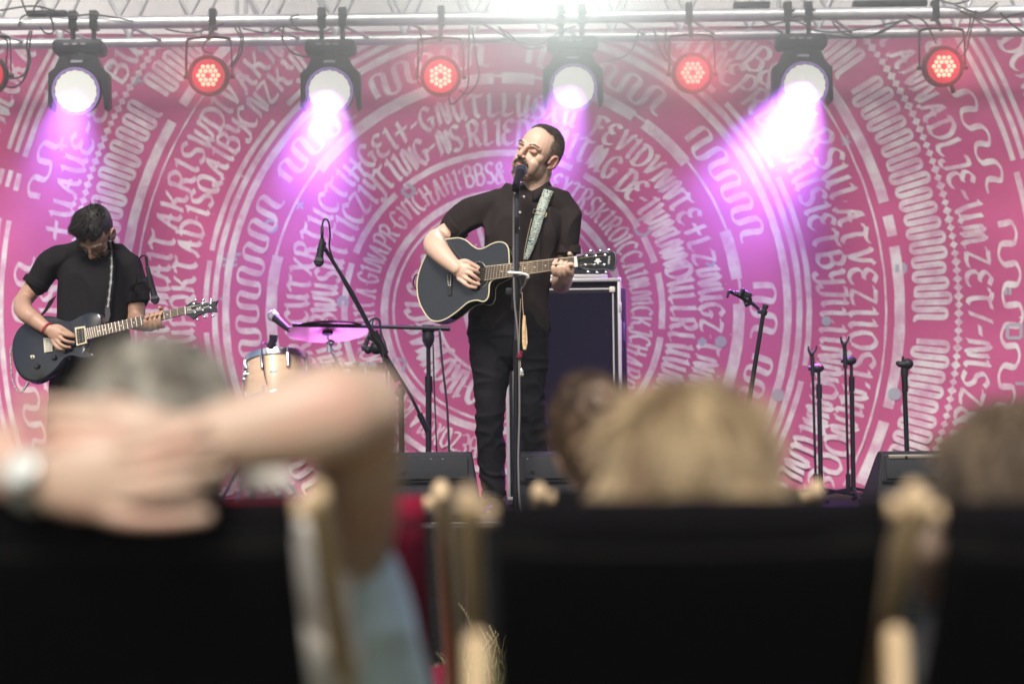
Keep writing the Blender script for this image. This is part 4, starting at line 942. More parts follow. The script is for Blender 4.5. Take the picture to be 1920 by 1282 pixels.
# ------------------------------------------------------------ people kit
def mixc(a, b_, t): t = max(0, min(1, t)); return tuple(x * (1 - t) + y * t for x, y in zip(a, b_))
def sst(a, b_, x): t = max(0, min(1, (x - a) / (b_ - a))); return t * t * (3 - 2 * t)
def head_mat(o, yaw, roll, pitch, s):
    """local head axes (x = own right, y = face forward, z = crown) -> world; person faces the audience at yaw 0"""
    R = Matrix.Rotation(radians(roll), 4, 'Y') @ Matrix.Rotation(radians(yaw), 4, 'Z') @ Matrix.Rotation(pi, 4, 'Z') @ Matrix.Rotation(radians(-pitch), 4, 'X')
    return Matrix.Translation(o) @ R @ Matrix.Scale(s, 4)
def head_prims(b, M, fem=False, face=True):
    R3 = M.to_3x3(); S = M.to_scale()[0]; R = R3 * (1 / S)
    def E(c, r, ro=None): b.ell(M @ V(c), tuple(x * S for x in r), rot=(R @ ro if ro else R), seg=24, rings=16)
    def T(ps, rs, ref=(0, 0, 1)): b.cap_tube([M @ V(p) for p in ps], [tuple(x * S for x in r) if isinstance(r, tuple) else r * S for r in rs], 12, R @ V(ref), sub=4)
    E((0, -.020, .048), (.074, .094, .080)); E((0, -.045, .02), (.066, .06, .065)); E((0, .016, .037), (.068, .072, .082))
    E((0, .028, -.028), (.057, .056, .058)); E((0, .030, -.064), (.047, .050, .042)); E((0, .067, -.102), (.022, .020, .019)); E((0, .052, -.090), (.037, .038, .025))
    if not face: return
    for sx in (-1, 1):
        E((sx * .043, .044, -.010), (.019, .024, .022)); E((sx * .034, .050, -.045), (.024, .026, .040)); E((sx * .047, .008, -.052), (.013, .045, .034))
        T([(sx * .010, .086, .022), (sx * .028, .086, .027), (sx * .048, .070, .022)], [.0085, .010, .007])
        E((sx * .031, .074, .006), (.0155, .0125, .0105)); E((sx * .0115, .097, -.028), (.0085, .011, .0075))
        # ear
        T([(sx * .070, .010, -.010), (sx * .074, .006, .010), (sx * .078, -.003, .023), (sx * .082, -.017, .023), (sx * .081, -.022, .007), (sx * .078, -.018, -.014), (sx * .072, -.004, -.028)], [.0055, .0055, .006, .006, .0058, .006, .0075])
        E((sx * .074, -.008, .0), (.0045, .014, .023)); E((sx * .073, -.002, -.026), (.006, .009, .010))
    T([(0, .086, .022), (0, .096, .004), (0, .109, -.016), (0, .110, -.024)], [(.0085, .010), (.0085, .010), (.0105, .010), (.011, .009)], (1, 0, 0))
    T([(-.022, .083, -.051), (-.008, .0935, -.0475), (0, .0935, -.049), (.008, .0935, -.0475), (.022, .083, -.051)], [.0045, .0062, .006, .0062, .0045])
    T([(-.020, .082, -.0585), (0, .0925, -.061), (.020, .082, -.0585)], [.0045, .0072, .0045])
    E((0, .085, -.036), (.020, .012, .014))
def limb(b, pts, rs, seg=18, ref=None, sub=5): b.cap_tube(pts, rs, seg, ref or V((0, 1, 0.05)), sub=sub)
def finger(b, pts, r0, r1):
    n = len(pts); b.cap_tube(pts, [r0 + (r1 - r0) * i / (n - 1) for i in range(n)], 10, V((0.3, .2, 1)), sub=3)
def nearest_local(M): return M.inverted()
def hair_from(body, M, region, direction, length, count, seed=1, lift=0.0, segs=3, jitter=.35, gravity=0.0):
    rg = random.Random(seed); Mi = M.inverted(); o = ROOT[body.name]; me = body.data; cand = []; S = M.to_scale()[0]
    for v in me.vertices:
        l = Mi @ (v.co + o)
        if l.length < .16 and region(l): cand.append((v.co + o, v.normal.copy(), l))
    out = []
    if not cand: return out
    for i in range(count):
        p, n, l = cand[rg.randrange(len(cand))]
        p = p + V((rg.uniform(-1, 1), rg.uniform(-1, 1), rg.uniform(-1, 1))) * .0015
        d = (M.to_3x3() @ V(direction(l))).normalized() if direction else n
        d = (d + n * lift + V((rg.gauss(0, 1), rg.gauss(0, 1), rg.gauss(0, 1))) * jitter * .5).normalized()
        L = length(l) * S * rg.uniform(.7, 1.2); q = [p - n * .001]; cur = p.copy()
        for k in range(segs):
            cur = cur + d * (L / segs); d = (d + n * (-.25 * lift) + V((0, 0, -gravity))).normalized(); q.append(cur.copy())
        out.append(q)
    return out
M_SKIN_A = mat('skin', (.6, .4, .3), .48, attr='Col', bump=.12, bscale=350, sss=.12)
M_SHIRT = mat('black_cotton_shirt', (.026, .020, .0195), .8, spec=.12, bump=.35, bscale=14)
M_SHIRT2 = mat('black_jersey', (.013, .012, .014), .85, spec=.1, bump=.35, bscale=12)
M_JEANS = mat('black_denim', (.009, .0085, .011), .8, spec=.12, bump=.4, bscale=16)
M_SHOE = mat('dark_leather', (.035, .028, .025), .45, bump=.2)

# ============================================================ singer
YS = 10.6; k = mpp(YS)
def S(px, py, d=0.0): return P(px, py, YS + d)
sing = thing('person', 'bearded singer in a black shirt strumming an acoustic guitar with eyes closed', 'person', on_floor(960, YS))
MH = head_mat(S(1006, 295, .0), -33, 23, 0, 1.13)
# guitar face plane
GN = V((-sin(radians(20)), -cos(radians(20)), .16)).normalized(); GP0 = P(870, 530, 10.385)
def onpl(px, py, lift=0.0, n=GN, p0=GP0):
    d = P(px, py, 10) - CAM; t = (p0 + n * lift - CAM).dot(n) / d.dot(n); return CAM + d * t
b = MB(); head_prims(b, MH)
limb(b, [S(1004, 378, .03), S(1002, 355, .02), S(1012, 322, .02)], [.062, .055, .056])
limb(b, [S(1000, 385, .02), S(980, 430, .02), S(965, 540, .02), S(955, 610, .02)], [(.10, .05), (.11, .07), (.11, .07), (.12, .07)], ref=V((1, 0, 0)))
limb(b, [S(905, 388, .02), S(1000, 375, .02), S(1060, 388, .02)], [.038, .05, .038])
# strumming arm
limb(b, [S(898, 394, .03), S(862, 422, .05), S(822, 449, .06)], [.042, .050, .047])
limb(b, [S(821, 448, .06), onpl(816, 460, .0), onpl(833, 482, .045), onpl(856, 503, .055)], [(.046, .050), (.047, .052), (.039, .042), (.025, .030)])
hp = lambda x, y, l=.03: onpl(x, y, l)
limb(b, [hp(848, 497, .05), hp(860, 505, .05), hp(873, 510, .045)], [(.026, .020), (.034, .019), (.036, .016)], ref=V((0, 0, 1)))
finger(b, [hp(858, 494, .05), hp(872, 490, .05), hp(884, 495, .035), hp(897, 502, .018)], .0135, .0095)
for pts in (((868, 500, .050), (882, 503, .050), (892, 508, .035), (897, 512, .015)), ((868, 508, .05), (882, 513, .05), (892, 520, .035), (898, 525, .014)),
            ((865, 516, .048), (878, 524, .048), (888, 530, .034), (898, 533, .016)), ((860, 522, .045), (871, 531, .045), (880, 537, .034), (892, 539, .018))):
    finger(b, [hp(*p) for p in pts], .0105, .0082)
# fretting arm
limb(b, [S(1060, 412, .03), S(1062, 440, .03), S(1058, 505, .05), S(1052, 532, .03)], [.040, .046, .045, .044])
limb(b, [S(1052, 531, .03), S(1056, 528, -.10), onpl(1060, 520, -.075)], [.044, .040, .028])
hl = lambda x, y, l: onpl(x, y, l)
limb(b, [hl(1058, 522, -.075), hl(1056, 513, -.052), hl(1059, 505, -.040)], [(.028, .024), (.038, .020), (.042, .016)])
finger(b, [hl(1063, 512, -.045), hl(1072, 495, -.045), hl(1071, 482, -.030), hl(1068, 476, -.004)], .0125, .0105)
for i, (x, y0) in enumerate(((1040, 512), (1050, 514), (1059, 513), (1070, 511))):
    t_ = (hl(x + 4, y0 + 3, -.030), hl(x - 1, y0 + 1, .006), hl(x - 3, 500 - i * .5, .028), hl(x + 1, 491 + i * 1.2, .019), hl(x + 4, 488 + i * 2.2, .006))
    if i == 3: t_ = (hl(1072, 515, -.02), hl(1066, 508, .012), hl(1064, 498, .026), hl(1071, 495, .022), hl(1077, 500, .006))
    finger(b, t_, .0112, .0088)
# legs inside the trousers
limb(b, [S(925, 605, .02), S(920, 690, .02), S(920, 765, .0), S(922, 850, .03), S(925, 935, .04)], [.07, .06, .045, .042, .032])
limb(b, [S(988, 605, .02), S(994, 690, .02), S(996, 765, .02), S(1003, 850, .06), S(1006, 935, .08)], [.07, .06, .045, .042, .032])
body = b.build('body', M_SKIN_A, sing, fixn=False)
remesh(body, .003, 5, .5)
MHi = MH.inverted()
SKIN = (.72, .48, .36)
def is_scalp(l):
    side = abs(l.x)
    yl = .012 + .33 * max(0, l.z) - .019 * sst(.028, .05, side) * sst(.03, .07, l.z) * sst(.14, .11, l.z) + .014 * noise.noise(l * 55)
    return (l.z > -.045 - max(0, (.0 - l.y)) * .15) and l.y < yl and not (side > .066 and -.035 < l.z < .03 and -.03 < l.y < .014 and side > .0735)
def sing_col(p, n):
    l = MHi @ p
    if l.length > .17: 
        c = SKIN; t = noise.noise(p * 40) * .5 + .5; return mixc(c, (.64, .40, .30), .3 * t)
    c = SKIN; nz = noise.noise(l * 90) * .5 + .5; nf = noise.noise(l * 600) * .5 + .5
    c = mixc(c, (.60, .27, .21), .35 * sst(.06, .10, l.y) * sst(-.045, -.01, l.z) * (1 - sst(.0, .02, l.z)) + .2 * nz * .5)
    if abs(l.x) > .072 and -.035 < l.z < .035: c = (.62, .29, .23)
    # beard shadow
    st_ = sst(-.028, -.042, l.z + .10 * max(0, abs(l.x) - .055)) * sst(-.045, -.02, l.y)
    st_ = max(st_, sst(.058, .066, abs(l.x)) * sst(.03, -.01, l.z) * sst(-.02, .0, l.y) * sst(.05, .03, l.y) * .8)
    if l.z < -.098: st_ *= .6
    c = mixc(c, (.11, .07, .055), st_ * (.45 + .42 * nf) * .75)
    if l.y > .078 and abs(l.x) < .021 and -.064 < l.z < -.047: c = mixc(c, (.45, .17, .15), .8)
    if is_scalp(l): c = mixc(c, (.10, .08, .07), (.40 + .5 * nf) * (1 if l.z > .03 else .8))
    elif is_scalp(l - V((0, .007, 0))): c = mixc(c, (.12, .08, .065), .35 + .3 * nf)
    # closed lids
    if l.y > .06 and .016 < abs(l.x) < .046:
        c = mixc(c, (.42, .23, .18), .6 * sst(.018, .010, abs(l.z - .008)))
    return c
paint(body, sing_col)
hd = V
M_HAIR_S = mat('short_brown_hair', (.16, .14, .13), .5, var=.4, vscale=60)
roots = hair_from(body, MH, lambda l: is_scalp(l) and (l.z > .02 or noise.noise(l * 400) > .1 - .0) and l.z > -.015, lambda l: (l.x * 2, .25, .3 + l.z * 2), lambda l: .0025 + .0085 * sst(.05, .12, l.z), 9000, 3, lift=.8, jitter=.7)
strands('hair', roots, M_HAIR_S, sing, r=.0009)
# brows, lashes, moustache, stubble
fr = []; rg = random.Random(5)
def face_pt(x, z, y0=.13):
    return x, z
import bisect
from mathutils.bvhtree import BVHTree
def bvh_of(o):
    off_ = ROOT[o.name]; me = o.data; return BVHTree.FromPolygons([v.co + off_ for v in me.vertices], [p.vertices[:] for p in me.polygons])
def proj(bv, M, x, z, y0=.16):
    o = M @ V((x, y0, z)); d = (M.to_3x3() @ V((0, -1, 0))).normalized(); h = bv.ray_cast(o, d); return (h[0], h[1]) if h[0] else (M @ V((x, .08, z)), -d)
def fuzz(bv, M, gen, n, L, dirn, seed, lift=.3, segs=2):
    rg = random.Random(seed); out = []; R = M.to_3x3(); S_ = M.to_scale()[0]
    for i in range(n):
        x, z = gen(rg); p, nn = proj(bv, M, x, z); d = (R @ V(dirn(x, z))).normalized(); d = (d + nn * lift + V((rg.gauss(0, .18), rg.gauss(0, .18), rg.gauss(0, .18)))).normalized()
        q = [p]; 
        for k_ in range(segs): p = p + d * (L * S_ * rg.uniform(.6, 1.2) / segs); d = (d - nn * lift * .5).normalized(); q.append(p)
        out.append(q)
    return out
bv = bvh_of(body)
M_BROW = mat('dark_brow_hair', (.06, .04, .032), .6)
for sx in (-1, 1):
    def g(rg, sx=sx): t = rg.random(); return sx * (.012 + .038 * t), .0245 + .008 * sin(t * 2.4) - .004 * t + rg.gauss(0, .0013)
    strands('eyebrow', fuzz(bv, MH, g, 75, .006, lambda x, z, sx=sx: (sx * 1, .1, .25), 11 + sx), M_BROW, sing, r=.0008)
    b = MB(); pts = []
    for i in range(9): t = i / 8; x = sx * (.0165 + .029 * t); p, nn = proj(bv, MH, x, .0045 - .0055 * sin(pi * t) ); pts.append(p + nn * .0006)
    b.tube(pts, [.0004] + [.0012] * 7 + [.0005], 6); b.build('eyelashes', M_BROW, sing, auto=0)
def g(rg): t = rg.uniform(-1, 1); return t * .031, -.0385 - .013 * abs(t) ** 1.5 + rg.gauss(0, .0022)
strands('moustache', fuzz(bv, MH, g, 650, .011, lambda x, z: (x * 30, .1, -.9), 21), M_BROW, sing, r=.0009)
def g(rg): return rg.uniform(-.034, .034), rg.uniform(-.098, -.065)
strands('stubble', fuzz(bv, MH, g, 900, .005, lambda x, z: (0, .1, -1), 22, lift=.6), mat('stubble_hair', (.10, .065, .05), .6), sing, r=.0006)

# shirt
b = MB(); X = V((1, 0, 0))
limb(b, [S(1000, 372, .02), S(994, 385, .02), S(980, 430, .01), S(972, 480, .0), S(964, 540, .01), S(956, 596, .02), S(955, 618, .02)], [(.08, .07), (.165, .092), (.176, .118), (.162, .118), (.165, .112), (.182, .118), (.182, .118)], 28, X)
limb(b, [S(900, 388, .02), S(940, 376, .02), S(1000, 368, .02), S(1040, 377, .02), S(1062, 393, .02)], [.058, .064, .066, .060, .055], 18, V((0, 1, 0)))
limb(b, [S(900, 392, .02), S(876, 408, .04), S(852, 428, .055)], [.066, .068, .064], 20)
limb(b, [S(1062, 399, .02), S(1064, 432, .025), S(1062, 466, .035)], [.060, .062, .060], 20)
shirt = b.build('shirt', M_SHIRT, sing, fixn=False)
remesh(shirt, .007, 5, .5, folds(.018, 7, (1, 1, .55), 3.1))
def cuff(a, ax, r0, r1, h, name='sleeve_hem', m_=M_SHIRT):
    b = MB(); b.lathe(a, ax, [(r0 * .86, -.01), (r0, 0), (r1, h), (r1 * .96, h + .002), (r1 * .93, h - .004), (r0 * .84, -.006)], 30, caps=False); return b.build(name, m_, sing)
cuff(S(858, 422, .05), S(848, 431, .058) - S(858, 422, .05), .068, .066, .026)
cuff(S(1062, 462, .033), V((-.02, .01, -1)), .063, .065, .03)
# collar
b = MB(); cpts = []
for i in range(25):
    a = radians(-35 + 290 * i / 24); cpts.append((a))
cen = S(1001, 362, .02); rows = []
for hgt, rr in ((-.004, .070), (.030, .064), (.034, .066), (.006, .084)):
    row = []
    for i in range(31):
        a = -pi / 2 + radians(12) + radians(336) * i / 30   # opening faces the audience, slightly to the image left
        a -= radians(18); front = max(0, -sin(a + radians(18)))
        p = cen + V((cos(a) * rr, sin(a) * rr * .92, hgt - .028 * front - (.030 * front ** 6 if hgt < .01 and rr > .08 else 0) + .02 * cos(a)))
        if rr > .08: p += V((0, -.008 * front, 0))
        row.append(p)
    rows.append(row)
vs = [p for r in rows for p in r]; b.add(vs, [(j * 31 + i, j * 31 + i + 1, (j + 1) * 31 + i + 1, (j + 1) * 31 + i) for j in range(3) for i in range(30)])
o = b.build('collar', M_SHIRT, sing); md = o.modifiers.new('s', 'SOLIDIFY'); md.thickness = .003
bvs = bvh_of(shirt)
def on_shirt(px, py, lift=.002, bvv=None):
    d = (P(px, py, 10) - CAM).normalized(); h = (bvv or bvs).ray_cast(CAM, d); return (h[0] - d * lift) if h[0] else P(px, py, YS - .12)
b = MB()
for i, (x, y) in enumerate(((982, 369), (975, 398), (972, 428))): b.lathe(on_shirt(x, y, .004), (0, -1, .1), [(.001, .0016), (.0055, .0018), (.0055, 0)], 14, caps=False)
b.build('buttons', mat('pearl_button', (.55, .52, .48), .3), sing)
b = MB(); b.tube([on_shirt(979, y, .0005) for y in range(374, 470, 6)], [(.0018, .001)] * 16, 6, sub=2); b.build('placket_seam', M_SHIRT, sing, auto=0)
b = MB(); b.tube([S(1003, 362, .03), S(998, 372, -.03)], [.01, .01], 6)
# trousers
b = MB()
limb(b, [S(955, 590, .02), S(955, 622, .02), S(957, 645, .02)], [(.178, .112), (.186, .12), (.17, .11)], 24, X)
limb(b, [S(924, 615, .02), S(920, 680, .015), S(920, 735, .0), S(919, 768, -.01), S(918, 800, .0), S(921, 850, .03), S(924, 900, .04), S(927, 918, .04)], [(.102, .10), (.090, .09), (.073, .078), (.066, .070), (.062, .063), (.062, .060), (.056, .054), (.052, .052)], 20, X)
limb(b, [S(984, 615, .02), S(994, 680, .02), S(996, 735, .02), S(996, 768, .01), S(1002, 800, .02), S(1004, 850, .05), S(1006, 900, .06), S(1006, 922, .06)], [(.105, .105), (.082, .095), (.066, .080), (.062, .072), (.062, .064), (.066, .062), (.056, .054), (.052, .052)], 20, X)
tr_ = b.build('trousers', M_JEANS, sing, fixn=False)
remesh(tr_, .0065, 4, .5, folds(.0075, 8, (1, 1, 1.8), 9.2))
for (cx_, cy_, d) in ((926, 921, .04), (1006, 926, .06)):
    b = MB(); b.lathe(S(cx_, cy_ - 3, d), (0, 0, -1), [(.050, 0), (.055, .004), (.056, .026), (.052, .028), (.048, .0)], 26, caps=False); b.build('trouser_cuff', M_JEANS, sing)
for (cx_, d, yaw) in ((925, .04, .35), (1004, .06, -.25)):
    q = S(cx_, 940, d); q.z = STAGE_Z; dd = V((-sin(yaw), -cos(yaw), 0))
    b = MB(); limb(b, [q + V((0, .02, .05)) - dd * .05, q + V((0, 0, .055)) + dd * .02, q + dd * .12 + V((0, 0, .035)), q + dd * .20 + V((0, 0, .025))], [(.040, .045), (.042, .05), (.046, .033), (.036, .024)], 18, X)
    limb(b, [q + V((0, 0, .06)), q + V((0, 0, .12))], [.045, .042], 14)
    o = b.build('shoe', M_SHOE, sing, fixn=False); remesh(o, .006, 3)
    b = MB(); b.tube([q - dd * .085 + V((0, 0, .010)), q + dd * .0 + V((0, 0, .010)), q + dd * .13 + V((0, 0, .010)), q + dd * .225 + V((0, 0, .010))], [(.034, .012), (.044, .012), (.050, .012), (.032, .012)], 14, X, sub=3); b.build('sole', mat('rubber_sole', (.05, .045, .04), .7), o)

# ------------------------------------------------------------ acoustic guitar
M_GTOP = mat('guitar_lacquer_grey_black', (.021, .023, .026), .22, coat=.4, bump=.02, bscale=90)
M_GSIDE = mat('guitar_lacquer_black', (.006, .006, .007), .12, coat=.5, spec=.3)
M_BIND = mat('cream_binding', (.68, .60, .42), .4)
M_FRET = mat('rosewood', (.085, .055, .040), .5, var=.4, vscale=30)
M_STEEL = mat('fret_steel', (.62, .58, .50), .3, .9)
M_PEARL = mat('pearl_inlay', (.8, .78, .72), .25)
gt = thing('acoustic_guitar', 'glossy dark cutaway acoustic guitar with cream binding held by the singer', 'guitar', onpl(870, 530))
out_ = [(837, 449), (850, 447), (861, 446.5), (874, 451), (886, 461), (897, 467), (908, 465), (921, 458), (934, 454), (946, 456), (952.5, 464), (954.5, 478), (954.5, 500), (950, 512), (926, 524), (918, 533), (917, 548), (914, 560), (906, 565.5), (894, 563), (877, 567.5), (857, 584), (837, 597.5), (820, 602.5), (806, 598.5), (793.5, 582), (785, 562), (782, 540), (783.5, 520), (790, 498), (800, 477), (812, 462), (824, 453)]
def dens(ol, n=5):
    pp, _ = resample([V((x, y, 0)) for x, y in ol + [ol[0]]], None, n); return [(p.x, p.y) for p in pp[:-1]]
O = dens(out_)
front = [onpl(x, y) for x, y in O]; GB = -GN * .085
nO = len(front)
b = MB(); b.add([p + GN * .0008 for p in front], [tuple(range(nO))]); b.build('soundboard', M_GTOP, gt, smooth=False)
b = MB(); cenG = sum(front, V()) / nO
rear = [p + GB + (cenG - p) * .02 for p in front]; mid = [p + GB * .5 + (p - cenG).normalized() * .004 for p in front]
b.add(front + mid + rear, [(i, (i + 1) % nO, nO + (i + 1) % nO, nO + i) for i in range(nO)] + [(nO + i, nO + (i + 1) % nO, 2 * nO + (i + 1) % nO, 2 * nO + i) for i in range(nO)] + [tuple(range(2 * nO, 3 * nO))])
b.build('body', M_GSIDE, gt, auto=50)
b = MB(); b.tube([p + GN * .0004 for p in front], [.0030] * nO, 8, closed=True); b.tube([p + GN * .0004 for p in rear], [.0022] * nO, 6, closed=True); b.build('binding', M_BIND, gt, auto=0)
# sound hole with rosette
sh = [(900 + 13.5 * cos(a) + 2.5 * sin(a), 515 + 26 * sin(a) * .86 - .5 * cos(a)) for a in [2 * pi * i / 40 for i in range(40)]]
b = MB(); b.add([onpl(x, y, .0015) for x, y in sh], [tuple(range(40))]); b.build('sound_hole', mat('hole_dark', (.004, .004, .004), .9), gt, smooth=False)
b = MB(); b.tube([onpl(900 + (x - 900) * 1.08, 515 + (y - 515) * 1.08, .0016) for x, y in sh], [.0032] * 40, 6, closed=True); b.build('rosette', mat('rosette_shell', (.30, .31, .30), .2, col2=(.03, .03, .03), vscale=120), gt, auto=0)
# neck
def NK(t, s, lift=0.0):   # t 0..1 body->nut, s 0 (bass, upper) .. 1
    u0, u1 = (911, 499.5), (1078, 481.3); l0, l1 = (907.5, 525.5), (1079.5, 500.3)
    x = (u0[0] * (1 - t) + u1[0] * t) * (1 - s) + (l0[0] * (1 - t) + l1[0] * t) * s; y = (u0[1] * (1 - t) + u1[1] * t) * (1 - s) + (l0[1] * (1 - t) + l1[1] * t) * s
    return onpl(x, y, lift)
b = MB(); rows = []
for i in range(11):
    t = i / 10; a_, c_ = NK(t, 0, .009), NK(t, 1, .009)
    rows.append([a_, c_, c_ - GN * .010, (a_ + c_) / 2 - GN * .030, a_ - GN * .010])
b.add([p for r in rows for p in r], [(i * 5 + j, i * 5 + (j + 1) % 5, (i + 1) * 5 + (j + 1) % 5, (i + 1) * 5 + j) for i in range(10) for j in range(5)] + [tuple(range(5)), tuple(range(50, 55))])
b.build('neck', M_GSIDE, gt, auto=30)
b = MB(); b.add([NK(0, 0, .0105), NK(1, 0, .0105), NK(1, 1, .0105), NK(0, 1, .0105)], [(0, 1, 2, 3)]); b.build('fretboard', M_FRET, gt, smooth=False)
b = MB()
for i in range(21):
    t = 1 - (1 - 2 ** (-i / 12.0)) / (1 - 2 ** (-20.5 / 12.0))
    if i: b.tube([NK(t, 0, .011), NK(t, 1, .011)], .0010, 6)
b.build('frets', M_STEEL, gt)
b = MB(); b.tube([NK(0, 0, .0095), NK(1, 0, .0095)], .0014, 6); b.tube([NK(0, 1, .0095), NK(1, 1, .0095)], .0014, 6); b.build('neck_binding', M_BIND, gt)
b = MB()
for i in (3, 5, 7, 9, 15, 12):
    t = 1 - (1 - 2 ** (-(i - .5) / 12.0)) / (1 - 2 ** (-20.5 / 12.0))
    for s in ((.5,) if i != 12 else (.3, .7)): b.lathe(NK(t, s, .0112), GN, [(.0032, 0), (.001, .0004)], 10, caps=False)
b.build('inlays', M_PEARL, gt)
b = MB(); b.tube([NK(1.0, -.02, .013), NK(1.0, 1.02, .013)], [(.0045, .005)] * 2, 8); b.tube([onpl(1079, 481, .016), onpl(1081.5, 500.5, .016)], [.006, .006], 8); b.build('nut', M_PEARL, gt)
# bridge and strings
br = [(836, 512), (846, 511), (848, 520), (846.5, 534), (846, 553), (840, 554), (836, 540), (834.5, 525)]
b = MB(); b.slab([onpl(x, y, .008) for x, y in br], -GN * .008); b.build('bridge', mat('bridge_ebony', (.012, .011, .011), .4), gt, auto=20)
b = MB()
for i in range(6): b.ell(onpl(839 + i * .35, 515 + i * 3.9, .010), .0028, seg=8, rings=6)
b.tube([onpl(845.5, 514, .010), onpl(844, 537, .010)], .0015, 6); b.build('bridge_pins', M_PEARL, gt)
b = MB()
for i in range(6):
    s = .12 + .152 * i; a_ = onpl(841 + i * .3, 515 + i * 3.9, .010); b.tube([a_, NK(0, s, .014), NK(1, s, .0145)], [.00075] * 3, 5)
hs = [(1099, 480), (1116, 480), (1134, 479), (1132, 497), (1114, 497), (1097, 497)]
for i, (x, y) in enumerate(hs[:3] + hs[3:]): b.tube([NK(1, (.12 + .152 * (2 - i)) if i < 3 else (.12 + .152 * (i)), .0145), onpl(x, y, .010)], .00075, 5)
b.build('strings', mat('bronze_string', (.55, .42, .26), .35, .9), gt, auto=0)
ho_ = [(1080, 481), (1092, 479), (1100, 474), (1112, 476), (1125, 473.5), (1140, 473.5), (1148, 471.5), (1153, 475), (1155, 485), (1153.5, 498), (1147, 507), (1132, 504.5), (1118, 505.5), (1100, 504), (1090, 501), (1081, 500.5)]
b = MB(); b.slab([onpl(x, y, .007) for x, y in dens(ho_, 3)], -GN * .015); b.build('headstock', M_GSIDE, gt, auto=30)
b = MB(); b.tube([onpl(x, y, .0072) for x, y in dens(ho_, 3)], [.0012] * (3 * len(ho_)), 5, closed=True); b.build('headstock_edge', mat('edge_silver', (.25, .25, .27), .3, .6), gt, auto=0)
for (x, y), (tx, ty) in zip(hs, ((1108, 471), (1126, 470.5), (1142, 469), (1137, 511), (1120, 511), (1103, 510))):
    b = MB(); q = onpl(x, y, .007); b.lathe(q, GN, [(.0058, 0), (.0058, .003), (.0032, .004), (.0032, .012), (.002, .014)], 14); r_ = onpl(tx, ty, -.004); b.tube([onpl(x, y, -.003), r_], .0025, 6); b.ell(r_, (.0095, .004, .007), seg=12, rings=8); b.build('tuning_peg', M_CHROME, gt)
# emblem and maker's wordmark
b = MB()
for sx, sy, rx, ry in ((0, 0, 1.8, 4.6), (-4, 1, 2.6, 1.4), (4, 1, 2.6, 1.4), (-2.5, -2.5, 1.4, 1.4), (2.5, -2.5, 1.4, 1.4), (0, 4.5, 2.6, 1.0)):
    b.add([onpl(1121 + sx + rx * cos(a), 489 + sy + ry * sin(a), .0082 + .0001 * abs(sx)) for a in [2 * pi * i / 12 for i in range(12)]], [tuple(range(12))])
b.build('emblem', M_PEARL, gt, smooth=False)
def wordmark(name, s, p0, p1, h, up, nrm, m_, parent, spacing=1.0):
    """flat lettering from p0 to p1"""
    cu = bpy.data.curves.new(name, 'FONT'); cu.body = s; cu.align_x = 'CENTER'; cu.align_y = 'CENTER'; cu.size = 1; cu.space_character = spacing; cu.extrude = 0
    o = bpy.data.objects.new(name, cu); col.objects.link(o); dg = bpy.context.evaluated_depsgraph_get(); dg.update()
    me = bpy.data.meshes.new_from_object(o.evaluated_get(dg)); bpy.data.objects.remove(o); 
    xs = [v.co.x for v in me.vertices]; ys = [v.co.y for v in me.vertices]; W = max(xs) - min(xs); H = max(ys) - min(ys); cx_ = (max(xs) + min(xs)) / 2; cy_ = (max(ys) + min(ys)) / 2
    ax = (p1 - p0); L = ax.length; ax.normalize(); b = MB(); of = off(parent); mid_ = (p0 + p1) / 2
    for v in me.vertices: v.co = mid_ + ax * ((v.co.x - cx_) * L / W) + up * ((v.co.y - cy_) * h / H) + nrm * .0012 - of
    me.name = name; me.materials.clear(); me.materials.append(m_); ob = bpy.data.objects.new(name, me); col.objects.link(ob); ob.parent = parent; ROOT[ob.name] = of; return ob
pa, pb = onpl(1141.5, 496, .0075), onpl(1142.5, 480, .0075); axx = (pb - pa).normalized()
wordmark('wordmark', 'YAMAHA', pa, pb, .010, GN.cross(axx) , GN, M_PEARL, gt)
b = MB(); b.tube([S(783, 515, -.1), S(778, 518, -.09), S(775, 532, -.08), S(779, 540, -.09), S(785, 541, -.1)], [.0035, .0032, .0032, .004, .006], 8, sub=5); b.build('lead', M_CABLE, gt, auto=0)
# strap
M_STRAP = mat('woven_strap', (.30, .42, .40), .8)
n = M_STRAP.node_tree.nodes; l = M_STRAP.node_tree.links; tc = n.new('ShaderNodeTexCoord')
wn = n.new('ShaderNodeTexNoise'); wn.inputs['Scale'].default_value = 230; wn.inputs['Detail'].default_value = 2; l.new(tc.outputs['Object'], wn.inputs['Vector'])
cr = n.new('ShaderNodeValToRGB'); cr.color_ramp.interpolation = 'CONSTANT'
for i, (p_, c_) in enumerate(((0, (.03, .045, .06)), (.44, (.34, .47, .45)), (.53, (.55, .56, .46)), (.62, (.50, .38, .16)))):
    e_ = cr.color_ramp.elements[i] if i < 2 else cr.color_ramp.elements.new(p_); e_.position = p_; e_.color = (*c_, 1)
l.new(wn.outputs['Fac'], cr.inputs[0]); l.new(cr.outputs[0], n['Principled BSDF'].inputs['Base Color'])
b = MB(); sp = [(1029, 357, 9), (1022, 374, 9), (1014, 396, 8.8), (1007, 420, 8.4), (1000, 445, 7.6), (993, 468, 5.8), (986, 487, 3.6)]
pp, rr = resample([V((x, y, 0)) for x, y, w_ in sp], [V((w_, 0, 0)) for x, y, w_ in sp], 5); vs = []
for p, r in zip(pp, rr):
    for e in (-1, 1): vs.append(on_shirt(p.x + e * r.x, p.y + e * r.x * .28, .007))
for i in range(0, len(vs), 2):   # smooth the ribbon depth
    y_ = sum(vs[j].y for j in range(max(0, i - 4), min(len(vs), i + 6))) / len(range(max(0, i - 4), min(len(vs), i + 6))); 
    for j in (i, i + 1): vs[j] = vs[j] + (vs[j] - CAM).normalized() * (y_ - vs[j].y - .004)
